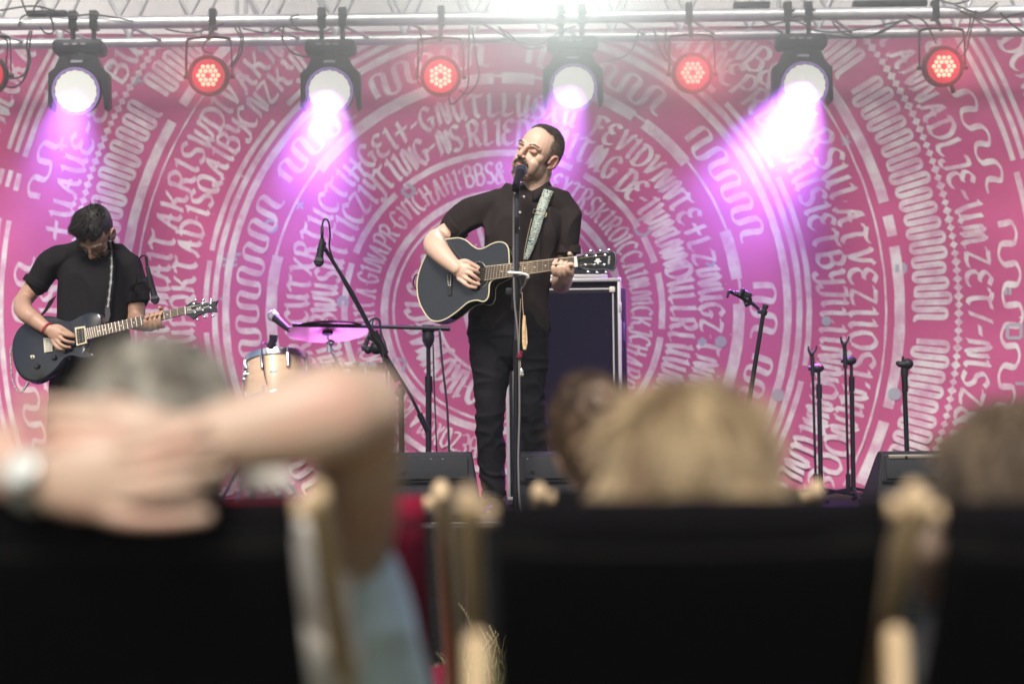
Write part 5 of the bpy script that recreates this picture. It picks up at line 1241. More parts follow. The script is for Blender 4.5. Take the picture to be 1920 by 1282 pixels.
b.add(vs, [(i, i + 1, i + 3, i + 2) for i in range(0, len(vs) - 2, 2)]); 
stp = thing('guitar_strap', 'pale turquoise woven strap with rosettes over the singer\'s shoulder', 'strap', V(vs[0]))
o = b.build('webbing', M_STRAP, stp, auto=0); md = o.modifiers.new('s', 'SOLIDIFY'); md.thickness = .003
STV = vs
b = MB()
for j, i in enumerate(range(6, len(vs) - 4, 6)):
    c_ = (vs[i] + vs[i + 1]) / 2 - (vs[i] - CAM).normalized() * .003; ax = (vs[i] - vs[i + 1]).normalized(); up_ = V((.3, 0, 1)).normalized(); rr_ = (vs[i] - vs[i + 1]).length * .30
    pts = []
    for q in range(16): a = 2 * pi * q / 16; r_ = rr_ * (1 if q % 2 else .6); pts.append(c_ + ax * cos(a) * r_ + up_ * sin(a) * r_)
    b.add(pts, [tuple(range(16))])
b.build('rosettes', mat('strap_rosette', (.50, .58, .52), .7), stp, smooth=False)
b = MB(); a1, a2 = on_shirt(1001, 392, .016), on_shirt(1025, 400, .016); c1, c2 = on_shirt(999, 399, .016), on_shirt(1023, 407, .016)
for u, v_ in ((a1, a2), (c1, c2), (a1, c1), (a2, c2)): b.tube([u, v_], .0018, 6)
b.build('buckle', mat('brass', (.62, .48, .30), .3, .9), stp)
b = MB(); b.tube([on_shirt(997, 410, .006), on_shirt(990, 440, .006), on_shirt(984, 470, .006), on_shirt(982, 488, .006)], [(.002, .001)] * 4, 5, sub=4); b.build('strap_lace', M_CORD, stp, auto=0)
# strap tail behind the far side of the body
# ============================================================ guitarist on the left
YG = 11.2
def Gp(px, py, d=0.0): return P(px, py, YG + d)
gui = thing('person', 'dark-haired guitarist with glasses in a black T-shirt, head bowed over his guitar', 'person', on_floor(175, YG))
MG = head_mat(Gp(181, 439, -.03), -14, 5, 60, 1.05)
MGi = MG.inverted()
EN = V((-sin(radians(14)), -cos(radians(14)), .22)).normalized(); EP0 = P(100, 650, 10.98)
def epl(px, py, lift=0.0): return onpl(px, py, lift, EN, EP0)
b = MB(); head_prims(b, MG)
limb(b, [Gp(184, 494, .08), Gp(186, 474, .07), Gp(186, 450, .04)], [.062, .056, .052])
limb(b, [Gp(182, 500, .06), Gp(175, 540, .05), Gp(172, 620, .04), Gp(170, 690, .04)], [(.11, .05), (.12, .07), (.11, .07), (.12, .07)], ref=V((1, 0, 0)))
limb(b, [Gp(104, 502, .06), Gp(182, 488, .08), Gp(232, 502, .06)], [.030, .050, .030])
limb(b, [Gp(92, 504, .06), Gp(68, 532, .06), Gp(42, 566, .06)], [.036, .044, .040])
limb(b, [Gp(42, 566, .06), epl(46, 584, .035), epl(68, 602, .045), epl(91, 619, .05)], [(.040, .044), (.039, .042), (.034, .036), (.022, .027)])
h2 = lambda x, y, l=.04: epl(x, y, l)
limb(b, [h2(88, 616, .05), h2(100, 624, .05), h2(110, 629, .045)], [(.024, .019), (.032, .017), (.034, .015)], ref=V((0, 0, 1)))
finger(b, [h2(98, 613, .052), h2(110, 612, .050), h2(124, 620, .040), h2(137, 628, .026)], .0120, .0085)
for pts in (((108, 620, .052), (121, 627, .050), (131, 630, .038), (139, 631, .022)), ((106, 628, .05), (119, 637, .048), (129, 641, .038), (138, 642, .022)),
            ((102, 634, .048), (113, 645, .046), (122, 650, .038), (131, 651, .024)), ((98, 638, .045), (105, 649, .044), (112, 654, .038), (120, 655, .026))):
    finger(b, [h2(*p) for p in pts], .0095, .0078)
limb(b, [Gp(240, 508, .06), Gp(252, 542, .05), Gp(256, 585, .04), Gp(254, 603, .02)], [.036, .043, .041, .040])
limb(b, [Gp(254, 602, .02), Gp(264, 606, -.10), epl(282, 612, -.055)], [.040, .037, .025])
limb(b, [epl(282, 612, -.055), epl(289, 608, -.045), epl(293, 602, -.030)], [(.024, .022), (.036, .019), (.038, .016)])
finger(b, [epl(294, 604, -.035), epl(303, 592, -.035), epl(303, 581, -.02), epl(299, 577, .004)], .0115, .0095)
for i, (x, y0) in enumerate(((275, 612), (284, 612), (293, 611), (302, 608))):
    finger(b, [epl(x + 3, y0 + 4, -.030), epl(x - 1, y0 + 2, .008), epl(x - 3, 601 - i * 2, .028), epl(x + 1, 592 - i * 2.2, .020), epl(x + 4, 589 - i * 1.5, .006)], .0105, .0082)
for dx in (-1, 1):
    limb(b, [Gp(172 + dx * 34, 680, .04), Gp(170 + dx * 40, 760, .03), Gp(168 + dx * 48, 820, .02), Gp(168 + dx * 50, 890, .06), Gp(168 + dx * 50, 945, .08)], [.07, .058, .046, .042, .032])
gb = b.build('body', M_SKIN_A, gui, fixn=False); remesh(gb, .0034, 3, .5)
def g_scalp(l): 
    return l.y < .080 + .012 * noise.noise(l * 60) and l.z > ((.062 + .02 * noise.noise(l * 40)) if l.y > .03 else (.035 if l.y > -.0 else -.03)) - .0 and not (abs(l.x) > .075 and l.z < .03)
def g_col(p, n):
    l = MGi @ p; c = (.46, .275, .195)
    if l.length > .17: return mixc(c, (.40, .23, .16), .3 * (noise.noise(p * 40) + .5))
    if l.z < -.03 and l.y > -.02: c = mixc(c, (.10, .065, .055), .6)
    if g_scalp(l): c = (.02, .016, .015)
    return c
paint(gb, g_col)
M_HAIR_G = mat('dark_brown_hair', (.022, .016, .015), .38, var=.5, vscale=40)
# combed mass of hair: a shell of overlapping locks
def g_dir(l): return (.75 - l.x * 2 + .15 * sin(l.y * 60), .75, -.3)
r1 = hair_from(gb, MG, g_scalp, g_dir, lambda l: (.030 + .035 * sst(.06, .12, l.z)) * (1 - .55 * sst(.02, .06, l.y)), 11000, 8, lift=.22, segs=5, jitter=.2, gravity=.03)
r2 = hair_from(gb, MG, lambda l: g_scalp(l) and l.z > .09 and l.x < .02, lambda l: (-.5, -.1, 1), lambda l: .035, 120, 9, lift=.5, segs=5, jitter=.5)
strands('hair', r1 + r2, M_HAIR_G, gui, r=.0014)
bvg = bvh_of(gb)
for sx in (-1, 1):
    def g(rg, sx=sx): t = rg.random(); return sx * (.012 + .036 * t), .026 + .006 * sin(t * 2.6) + rg.gauss(0, .002)
    strands('eyebrow', fuzz(bvg, MG, g, 90, .010, lambda x, z, sx=sx: (sx * 1, .1, .2), 31 + sx), M_BROW, gui, r=.0009)
def g(rg): t = rg.uniform(-1, 1); return t * .026, -.040 - .010 * abs(t) + rg.gauss(0, .002)
strands('moustache', fuzz(bvg, MG, g, 300, .008, lambda x, z: (x * 30, .1, -.9), 41), M_BROW, gui, r=.0008)
def g(rg): return rg.uniform(-.022, .022), rg.uniform(-.100, -.078)
strands('chin_beard', fuzz(bvg, MG, g, 400, .010, lambda x, z: (0, .2, -1), 42), M_BROW, gui, r=.0009)
# glasses
gl = thing('glasses', 'thin dark-rimmed glasses on the bowed guitarist\'s nose', 'glasses', MG @ V((0, .1, 0)))
b = MB()
for sx in (-1, 1):
    pts = []
    for i in range(20):
        a = 2 * pi * i / 20; x = sx * .034 + .026 * (abs(cos(a)) ** .7) * (1 if cos(a) > 0 else -1); z = -.004 + .019 * (abs(sin(a)) ** .8) * (1 if sin(a) > 0 else -1)
        pts.append(MG @ V((x, .104 - abs(x) * .15, z)))
    b.tube(pts, [.0013] * 20, 6, closed=True)
b.tube([MG @ V((-.010, .106, .004)), MG @ V((0, .112, .006)), MG @ V((.010, .106, .004))], [.0014] * 3, 6, sub=3)
b.build('rim', mat('glasses_metal', (.05, .04, .04), .25, .7), gl, auto=0)
for sx in (-1, 1):
    b = MB(); b.tube([MG @ V((sx * .060, .096, .006)), MG @ V((sx * .074, .07, .008)), MG @ V((sx * .082, -.01, .012)), MG @ V((sx * .080, -.03, -.008))], [.0016] * 4, 6, sub=3); b.build('temple', MATS['glasses_metal'], gl, auto=0)
# t-shirt
b = MB()
limb(b, [Gp(184, 484, .08), Gp(182, 500, .06), Gp(176, 540, .05), Gp(172, 590, .04), Gp(172, 645, .04), Gp(172, 668, .04)], [(.085, .07), (.165, .09), (.175, .112), (.168, .112), (.178, .115), (.180, .118)], 26, X)
limb(b, [Gp(92, 494, .06), Gp(130, 480, .07), Gp(184, 474, .09), Gp(222, 484, .07), Gp(244, 502, .05)], [.055, .064, .064, .062, .055], 18, V((0, 1, 0)))
limb(b, [Gp(92, 497, .06), Gp(79, 516, .06), Gp(70, 533, .06)], [.060, .062, .061], 20)
limb(b, [Gp(242, 501, .05), Gp(251, 530, .05), Gp(255, 556, .05)], [.060, .060, .059], 20)
ts_ = b.build('tshirt', M_SHIRT2, gui, fixn=False); remesh(ts_, .007, 5, .5, folds(.014, 6.5, (1, 1, .5), 17.3))
def cuffg(a, ax, r0, r1, h): 
    b = MB(); b.lathe(a, ax, [(r0 * .86, -.01), (r0, 0), (r1, h), (r1 * .96, h + .002), (r1 * .93, h - .004), (r0 * .84, -.006)], 30, caps=False); b.build('sleeve_hem', M_SHIRT2, gui)
cuffg(Gp(70, 527, .06), Gp(62, 541, .06) - Gp(70, 527, .06), .064, .064, .024); cuffg(Gp(255, 551, .05), Gp(258, 572, .05) - Gp(255, 551, .05), .062, .062, .035)
b = MB(); cen = Gp(185, 478, .06)
b.tube([cen + V((cos(a) * .075, sin(a) * .072, -.016 * max(0, -sin(a)) + .012)) for a in [2 * pi * i / 28 for i in range(28)]], [(.007, .011)] * 28, 8, closed=True); b.build('neckband', M_SHIRT2, gui, auto=0)
M_BROWNJ = mat('dark_brown_trousers', (.014, .009, .010), .85, spec=.08, bump=.4, bscale=16)
b = MB(); limb(b, [Gp(172, 648, .04), Gp(172, 690, .04), Gp(172, 710, .04)], [(.165, .11), (.175, .115), (.16, .11)], 24, X)
for dx in (-1, 1):
    limb(b, [Gp(172 + dx * 36, 688, .04), Gp(170 + dx * 42, 760, .03), Gp(168 + dx * 48, 820, .02), Gp(168 + dx * 50, 890, .06), Gp(168 + dx * 50, 935, .07)], [(.10, .10), (.09, .09), (.075, .08), (.068, .068), (.06, .06)], 20, X)
t_ = b.build('trousers', M_BROWNJ, gui, fixn=False); remesh(t_, .0075, 4, .5, folds(.012, 8, (1, 1, 1.5), 33))
for dx in (-1, 1):
    q = Gp(168 + dx * 50, 940, .08); q.z = STAGE_Z; dd = V((-.1 * dx * -1, -1, 0)).normalized()
    b = MB(); limb(b, [q - dd * .05 + V((0, 0, .05)), q + dd * .03 + V((0, 0, .055)), q + dd * .12 + V((0, 0, .035)), q + dd * .2 + V((0, 0, .028))], [(.038, .045), (.042, .05), (.046, .033), (.036, .024)], 16, X); o = b.build('shoe', M_SHOE, gui, fixn=False); remesh(o, .007, 3)
# red wristband
wb_ = thing('wristband', 'thin red cord bracelet on the guitarist\'s picking wrist', 'bracelet', epl(90, 617, .05))
c0 = epl(89, 616.5, .05); axw = (epl(91, 619, .05) - epl(68, 602, .045)).normalized(); s_, n_ = frame(axw, V((0, 0, 1)))
b = MB(); b.tube([c0 + s_ * (cos(a) * .030) + n_ * (sin(a) * .033) for a in [2 * pi * i / 24 for i in range(24)]], [.0035] * 24, 8, closed=True); b.build('cord', mat('red_cord', (.55, .02, .07), .6), wb_, auto=0)
# ------------------------------------------------------------ electric guitar
eg = thing('electric_guitar', 'dark blue-black solid electric guitar with cream pickup frames and a horned body', 'guitar', epl(100, 650))
oe = [(58, 601), (67, 595), (77, 593), (90, 592), (103, 594), (115, 598.5), (124, 601), (133, 601), (143, 597), (153, 591), (163, 587), (172, 585.5), (183, 586), (189, 589), (192, 596), (191, 610), (183, 624), (172, 632), (164, 640), (161, 650), (164, 659), (172, 663), (178, 666), (177, 670), (168, 672.5), (154, 672), (143, 669), (133, 668), (122, 673), (114, 682), (105, 693), (93, 704), (80, 712), (65, 716.5), (49, 713), (36, 702), (27, 683), (23, 662), (24, 640), (30, 624), (41, 610)]
OE = [epl(x, y) for x, y in dens(oe, 4)]; n_e = len(OE); cE = sum(OE, V()) / n_e; EB = -EN * .042
M_EG = mat('guitar_lacquer_blue_black', (.013, .015, .019), .2, coat=.6)
b = MB(); top = [p + (cE - p) * .06 + EN * .007 for p in OE]; top2 = [p + (cE - p) * .02 + EN * .004 for p in OE]; bk = [p + EB for p in OE]
b.add(top + top2 + OE + bk, [tuple(range(n_e))] + [(j * n_e + i, j * n_e + (i + 1) % n_e, (j + 1) * n_e + (i + 1) % n_e, (j + 1) * n_e + i) for j in range(3) for i in range(n_e)] + [tuple(range(3 * n_e, 4 * n_e))])
b.build('body', M_EG, eg, auto=40)
def NE(t, s, lift=0.0):
    u0, u1, l0, l1 = (158, 616.5), (346, 574.5), (162, 636.5), (347, 589)
    x = (u0[0] * (1 - t) + u1[0] * t) * (1 - s) + (l0[0] * (1 - t) + l1[0] * t) * s; y = (u0[1] * (1 - t) + u1[1] * t) * (1 - s) + (l0[1] * (1 - t) + l1[1] * t) * s
    return epl(x, y, lift)
b = MB(); rows = []
for i in range(9):
    t = i / 8; a_, c_ = NE(t, 0, .014), NE(t, 1, .014); rows.append([a_, c_, c_ - EN * .008, (a_ + c_) / 2 - EN * .024, a_ - EN * .008])
b.add([p for r in rows for p in r], [(i * 5 + j, i * 5 + (j + 1) % 5, (i + 1) * 5 + (j + 1) % 5, (i + 1) * 5 + j) for i in range(8) for j in range(5)] + [tuple(range(5)), tuple(range(40, 45))]); b.build('neck', mat('maple_neck', (.35, .20, .10), .4), eg, auto=30)
b = MB(); b.add([NE(0, 0, .0155), NE(1, 0, .0155), NE(1, 1, .0155), NE(0, 1, .0155)], [(0, 1, 2, 3)]); b.build('fretboard', mat('rosewood_light', (.16, .11, .085), .5, var=.3, vscale=30), eg, smooth=False)
b = MB()
for i in range(1, 25):
    t = 1 - (1 - 2 ** (-i / 12.0)) / (1 - 2 ** (-24.6 / 12.0)); b.tube([NE(t, 0, .0162), NE(t, 1, .0162)], .0011, 6)
b.build('frets', M_STEEL, eg)
b = MB()
for i in (3, 5, 7, 9, 12, 15, 17, 19):
    t = 1 - (1 - 2 ** (-(i - .5) / 12.0)) / (1 - 2 ** (-24.6 / 12.0)); b.lathe(NE(t, .5, .0164), EN, [(.0038, 0), (.001, .0004)], 10, caps=False)
b.build('inlays', M_PEARL, eg)
M_CREAM = mat('cream_plastic', (.62, .55, .38), .45)
def quad(pts, l): return [epl(x, y, l) for x, y in pts]
for pts in (((140, 614), (159, 611), (162.5, 643), (143.5, 648)), ((101, 640), (119, 645), (120, 660), (103, 655))):
    b = MB(); b.slab(quad(pts, .017), -EN * .012); f = b.build('pickup_frame', M_CREAM, eg, auto=20)
    c_ = sum((V((x, y, 0)) for x, y in pts), V()) / 4; inn = [(c_.x + (x - c_.x) * .72, c_.y + (y - c_.y) * .80) for x, y in pts]
    b = MB(); b.slab(quad(inn, .0195), -EN * .006); b.build('pickup', M_BLKPL, f, auto=20)
    b = MB()
    for row in (.25, .75):
        for i in range(6):
            u = (i + .5) / 6; x = (inn[0][0] * (1 - row) + inn[1][0] * row) * (1 - u) + (inn[3][0] * (1 - row) + inn[2][0] * row) * u; y = (inn[0][1] * (1 - row) + inn[1][1] * row) * (1 - u) + (inn[3][1] * (1 - row) + inn[2][1] * row) * u
            b.ell(epl(x, y, .020), .0022, seg=8, rings=5)
    b.build('pole_pieces', M_CREAM, f)
b = MB(); b.slab(quad(((81, 633), (97, 634), (99, 659), (83, 661)), .013), -EN * .006)
for i in range(6): b.slab(quad(((85, 636 + i * 3.9), (98, 636.5 + i * 3.9), (98, 639 + i * 3.9), (85, 638.5 + i * 3.9)), .0165 + .0002 * i), -EN * .004)
b.build('bridge', mat('bridge_nickel', (.62, .57, .45), .35, .6), eg, auto=20)
for x, y in ((102.5, 670.5), (70.5, 687)):
    b = MB(); b.lathe(epl(x, y, .006), EN, [(.0135, 0), (.0135, .010), (.010, .016), (.008, .016)], 18); b.build('knob', M_BLKPL, eg)
b = MB(); b.lathe(epl(62, 669.5, .006), EN, [(.010, 0), (.009, .004), (.004, .005), (.0035, .018), (.005, .02)], 14); b.build('switch', M_CREAM, eg)
hse = [(346, 574.5), (353, 570), (360, 565), (370, 567.5), (384, 568), (397, 566), (408, 563.5), (405, 569), (404, 573), (405.5, 579), (406.5, 584.5), (396, 584), (383, 586), (371, 591), (361, 598), (352, 592), (347, 589)]
b = MB(); b.slab([epl(x, y, .012) for x, y in hse], -EN * .014); b.build('headstock', M_EG, eg, auto=20)
pe = [(363, 570), (379, 570), (394, 569.5), (394, 578), (379.5, 582), (365, 586)]
for (x, y), (tx, ty) in zip(pe, ((367, 562.5), (381, 563), (396, 561.5), (399, 592), (384, 594.5), (370, 599))):
    b = MB(); b.lathe(epl(x, y, .012), EN, [(.0058, 0), (.0058, .003), (.0032, .004), (.0032, .012), (.002, .014)], 12); r_ = epl(tx, ty, -.0); b.tube([epl(x, y, .002), r_], .0025, 6); b.ell(r_, (.008, .004, .006), seg=10, rings=6); b.build('tuning_peg', M_CHROME, eg)
b = MB()
for i in range(6):
    s = .1 + .16 * i; b.tube([epl(93, 637 + i * 3.9, .019), NE(0, s, .0195), NE(1, s, .0185), epl(*pe[2 - i] if i < 3 else pe[i], .018)], [.0006] * 4, 5)
b.build('strings', M_STEEL, eg, auto=0)
b = MB(); b.tube([NE(1.004, 0, .018), NE(1.004, 1, .018)], .0025, 6); b.build('nut', M_PEARL, eg)
pa, pb = epl(369, 580, .013), epl(378, 577, .013); axx = (pb - pa).normalized(); wordmark('headstock_lettering', 'SE', pa, pb, .015, EN.cross(axx) * (1 if EN.cross(axx).z > 0 else -1), EN, M_PEARL, eg)
pa, pb = epl(381, 577, .013), epl(392, 573.5, .013); wordmark('headstock_signature', 'Standard', pa, pb, .008, EN.cross(axx) * (1 if EN.cross(axx).z > 0 else -1), EN, M_PEARL, eg)
pa, pb = epl(351, 581.5, .013), epl(359, 579.5, .013); wordmark('headstock_wordmark', 'PRS', pa, pb, .012, EN.cross(axx) * (1 if EN.cross(axx).z > 0 else -1), EN, M_PEARL, eg)
ld = thing('guitar_lead', 'black and white flecked lead looping below the electric guitar', 'cable', epl(50, 722))
b = MB(); b.tube([epl(26, 648, -.02), epl(20, 656, -.02), epl(21, 690, -.01), epl(24, 715, .0), epl(34, 734, .0), epl(44, 731, .0), epl(53, 716, .0)], [.0045] * 7, 8, sub=8); b.build('cord', mat('flecked_cord', (.03, .03, .03), .6, col2=(.5, .5, .48), vscale=140), ld, auto=0)
b = MB(); b.tube([epl(44, 731, .0), epl(53, 716, .0)], [.006, .007], 10); b.build('plug', M_CHROME, ld)
# strap with the barbed wire print
bvt = bvh_of(ts_)
es = thing('guitar_strap', 'black guitar strap printed with white barbed wire over the guitarist\'s shoulder', 'strap', on_shirt(209, 480, .006, bvt))
b = MB(); vs = []; sp = [(207, 452), (209, 470), (209.5, 495), (208.5, 520), (206, 545), (203, 570), (201, 588)]
pp, _ = resample([V((x, y, 0)) for x, y in sp], None, 5)
for p in pp:
    for e in (-7, 7): vs.append(on_shirt(p.x + e, p.y, .010, bvt))
dep = [ (v - CAM).length for v in vs]
for i in range(0, len(vs), 2):
    lo, hi = max(0, i - 6), min(len(vs), i + 8); dm = min(sum(dep[lo:hi]) / (hi - lo), min(dep[i], dep[i + 1]))
    for j in (i, i + 1): vs[j] = CAM + (vs[j] - CAM).normalized() * (dm - .004)
b.add(vs, [(i, i + 1, i + 3, i + 2) for i in range(0, len(vs) - 2, 2)]); o = b.build('webbing', M_SHIRT2, es, auto=0); md = o.modifiers.new('s', 'SOLIDIFY'); md.thickness = .003
mid_ = [(vs[i] + vs[i + 1]) / 2 - (vs[i] - CAM).normalized() * .003 for i in range(0, len(vs), 2)]
b = MB(); 
for ph in (0, pi):
    b.tube([p + V((sin(i * 1.1 + ph) * .0035, 0, 0)) for i, p in enumerate(resample(mid_, None, 2)[0])], [.0011] * (2 * (len(mid_) - 1) + 1), 5)
for i in range(2, len(mid_) - 1, 3):
    for q in range(6 if i % 2 else 4):
        a = q * 1.1 + i; b.tube([mid_[i], mid_[i] + V((cos(a) * .011, -.001, sin(a) * .011))], [.0014, .0004], 5)
b.build('wire_print', mat('print_white', (.6, .6, .6), .7), es, auto=0)
b = MB(); b.slab([epl(197, 577, .012), epl(205, 575, .012), epl(207, 590, .012), epl(203, 603, .012), epl(197, 603, .012)], -EN * .004); b.build('end_tab', mat('strap_leather', (.02, .015, .02), .5), es)
b = MB(); q = [P(99, 560, 11.25), P(92, 574, 11.2), P(82, 588, 11.1), P(74, 596, 11.03)]; vs2 = []
for p in q: vs2 += [p + V((-.016, 0, -.012)), p + V((.016, 0, .012))]
b.add(vs2, [(i, i + 1, i + 3, i + 2) for i in (0, 2, 4)]); o = b.build('rear_webbing', M_SHIRT2, es, auto=0); md = o.modifiers.new('s', 'SOLIDIFY'); md.thickness = .003
# ============================================================ deckchairs and audience
M_CANV = mat('black_canvas', (.0055, .005, .006), .9, spec=.04, bump=.4, bscale=500)
M_CANR = mat('red_canvas', (.20, .008, .03), .85, spec=.1, bump=.4, bscale=500)
def deckchair(xl, xr, ytop, Y, label, canv=M_CANV, knob=46, gap=.030, r=.0145, strut=True):
    a, c = P(xl, ytop, Y), P(xr, ytop, Y); x0, x1 = min(a.x, c.x), max(a.x, c.x); zt = (a.z + c.z) / 2 - .012; xm = (x0 + x1) / 2
    t = thing('deckchair', label, 'deckchair', (xm, Y + .6, 0), 'wooden deckchairs facing the stage')
    D = V((0, 1.45, -(zt - .05))).normalized(); Ltot = (zt - .04) / -D.z
    up = V((0, -D.z, D.y))
    for x in (x0 - gap, x1 + gap):
        b = MB(); p = V((x, Y, zt)); b.cap_tube([p - D * (knob * mpp(Y)), p + D * .3, p + D * Ltot], [(r, r * 1.35)] * 3, 14, V((1, 0, 0)), sub=0); b.build('back_rail', M_WOOD, t, auto=60)
        b = MB(); q = p + D * .42; b.cap_tube([V((x + (.026 if x < xm else -.026), Y + 1.30, .40)), V((x + (.026 if x < xm else -.026), Y + .10, .03))], [(r * .9, r * 1.2)] * 2, 12, V((1, 0, 0)), sub=0); b.build('seat_rail', M_WOOD, t, auto=60)
        if strut:
            b = MB(); sx = x + (.008 if x < xm else -.030); b.cap_tube([V((sx, Y - .055, zt - .155)), V((sx, Y - .13, .04))], [(r, r)] * 2, 12, V((1, 0, 0)), sub=0); b.build('support_strut', M_WOOD, t, auto=60)
            b = MB(); b.tube([V((sx, Y - .058, zt - .18)), V((x, Y + .16, zt - .18))], .006, 8); b.build('pivot_bolt', M_CHROME, t)
    for dd, zz in ((0, 0),):
        b = MB(); b.tube([(x0 - gap - .004, Y, zt), (x1 + gap + .004, Y, zt)], .0125, 14); b.build('top_dowel', M_WOOD, t)
    b = MB(); q = V((xm, Y, zt)) + D * (Ltot - .03); b.tube([(x0 - gap, q.y, q.z), (x1 + gap, q.y, q.z)], .012, 12); b.build('foot_dowel', M_WOOD, t)
    b = MB(); b.tube([(x0 - .004, Y + 1.28, .405), (x1 + .004, Y + 1.28, .405)], .0125, 12); b.build('seat_dowel', M_WOOD, t)
    # sling: wraps the top dowel, drops with a sag and rises to the seat dowel
    prof = [(Y + .017, zt - .03), (Y + .0165, zt - .004), (Y + .008, zt + .0155), (Y - .006, zt + .0155), (Y - .0165, zt), (Y - .012, zt - .03)]
    top = prof[-1]; n = 26
    for i in range(1, n + 1):
        s = i / n; y = top[0] + (Y + 1.28 - top[0]) * s; z0 = top[1] + (.42 - top[1]) * s; z = z0 - .42 * sin(pi * s ** .85) * .55; prof.append((y, z))
    nx = 14; vs = []
    for j in range(nx + 1):
        u = j / nx; x = x0 + (x1 - x0) * u
        for k_, (y, z) in enumerate(prof):
            sg = .018 * sin(pi * u) if k_ > 6 else 0; vs.append((x, y + sg, z - sg * .5 + .0015 * noise.noise(V((x * 20, k_ * .5, Y)))))
    m_ = len(prof); b = MB(); b.add(vs, [(j * m_ + k_, (j + 1) * m_ + k_, (j + 1) * m_ + k_ + 1, j * m_ + k_ + 1) for j in range(nx) for k_ in range(m_ - 1)])
    o = b.build('canvas_sling', canv, t, auto=0); md = o.modifiers.new('s', 'SOLIDIFY'); md.thickness = .0025
    b = MB(); s_ = .16; y_, z_ = prof[6][0], prof[6][1]
    for dz in (0, .012): b.tube([V((x0 + .004 + (x1 - x0 - .008) * i / 12, Y - .012 + .018 * sin(pi * i / 12) - .002, zt - .032 - dz - .009 * sin(pi * i / 12))) for i in range(13)], [.0009] * 13, 5)
    b.build('seam', mat('seam_thread', (.02, .02, .016), .8), o, auto=0)
    return t, xm, zt
deckchair(-262, 552, 940, 2.95, 'black canvas deckchair under the man with his hands behind his head', strut=False)
deckchair(925, 1662, 938, 3.0, 'black canvas deckchair in the centre, under the blonde head')
deckchair(1765, 2500, 940, 2.95, 'black canvas deckchair at the right edge, under the brown-haired head', strut=False)
deckchair(330, 796, 934, 4.75, 'red canvas deckchair seen through the gap left of the centre chair', M_CANR, knob=44, r=.019, gap=.034, strut=False)
deckchair(1040, 1500, 918, 4.7, 'black canvas deckchair in front, under the girl with the bun', M_CANV, knob=22, r=.015, strut=False)

def seated(name_label, M, neck, sh, Yc, hipx, skin, cloth, tcol, arms, prims=None, voxel=.0045, cloth_name='tshirt'):
    """a person lying back in a deckchair, seen from behind. sh = shoulder half width"""
    t = thing('person', name_label, 'person', (hipx, Yc + .9, 0)); hc = M.translation
    b = MB(); head_prims(b, M)
    base = V((hc.x * .5 + hipx * .5, hc.y + .15, hc.z - .21)); hip = V((hipx, Yc + 1.0, .34)); Xv = V((1, 0, 0))
    limb(b, [hc + V((0, .01, -.05)), hc.lerp(base, .6) + V((0, -.02, 0)), base + V((0, 0, -.02))], [.056, .056, .062], ref=Xv)
    limb(b, [base + V((0, .02, -.01)), base.lerp(hip, .3), base.lerp(hip, .65) + V((0, 0, -.05)), hip], [(sh * .62, .06), (sh * .8, .08), (sh * .7, .08), (sh * .75, .09)], ref=Xv)
    for A in arms: limb(b, A[0], A[1])
    if prims: prims(b)
    for sx in (-1, 1): limb(b, [hip + V((sx * .09, 0, .0)), hip + V((sx * .14, .42, .14)), hip + V((sx * .13, .62, -.10)), hip + V((sx * .13, .66, -.27)), hip + V((sx * .13, .80, -.30))], [.07, .055, .05, .035, .03])
    o = b.build('body', skin, t, fixn=False); remesh(o, voxel, 3)
    Mi = M.inverted(); sc_ = skin['base'] if 'base' in skin else (.47, .335, .25)
    paint(o, lambda p, n: mixc(sc_, (.58, .27, .21), .35 * sst(-.1, .35, noise.noise(p * 14))))
    b = MB(); limb(b, [base + V((0, .02, -.0)), base + V((0, .05, -.05)), base.lerp(hip, .4) + V((0, 0, -.02)), base.lerp(hip, .8) + V((0, 0, -.03)), hip], [(sh * .70, .07), (sh, .10), (sh * .88, .115), (sh * .85, .12), (sh * .85, .12)], 24, Xv)
    g = b.build(cloth_name, cloth, t, fixn=False); remesh(g, .009, 4, .5, folds(.012, 6, (1, 1, .6), hipx * 7))
    b = MB()
    for sx in (-1, 1): limb(b, [hip + V((sx * .09, -.03, -.0)), hip + V((sx * .14, .42, .145)), hip + V((sx * .13, .62, -.10)), hip + V((sx * .13, .66, -.22))], [.10, .075, .065, .055])
    limb(b, [hip + V((-.1, -.04, 0)), hip + V((.1, -.04, 0))], [.11, .11])
    g2 = b.build('trousers', tcol, t, fixn=False); remesh(g2, .010, 4)
    for sx in (-1, 1):
        b = MB(); q = hip + V((sx * .13, .68, -.30)); q.z = .045; limb(b, [q, q + V((0, .12, .0)), q + V((0, .20, -.01))], [(.038, .042), (.045, .035), (.036, .025)], ref=Xv); b.build('shoe', M_SHOE, t)
    return t, o
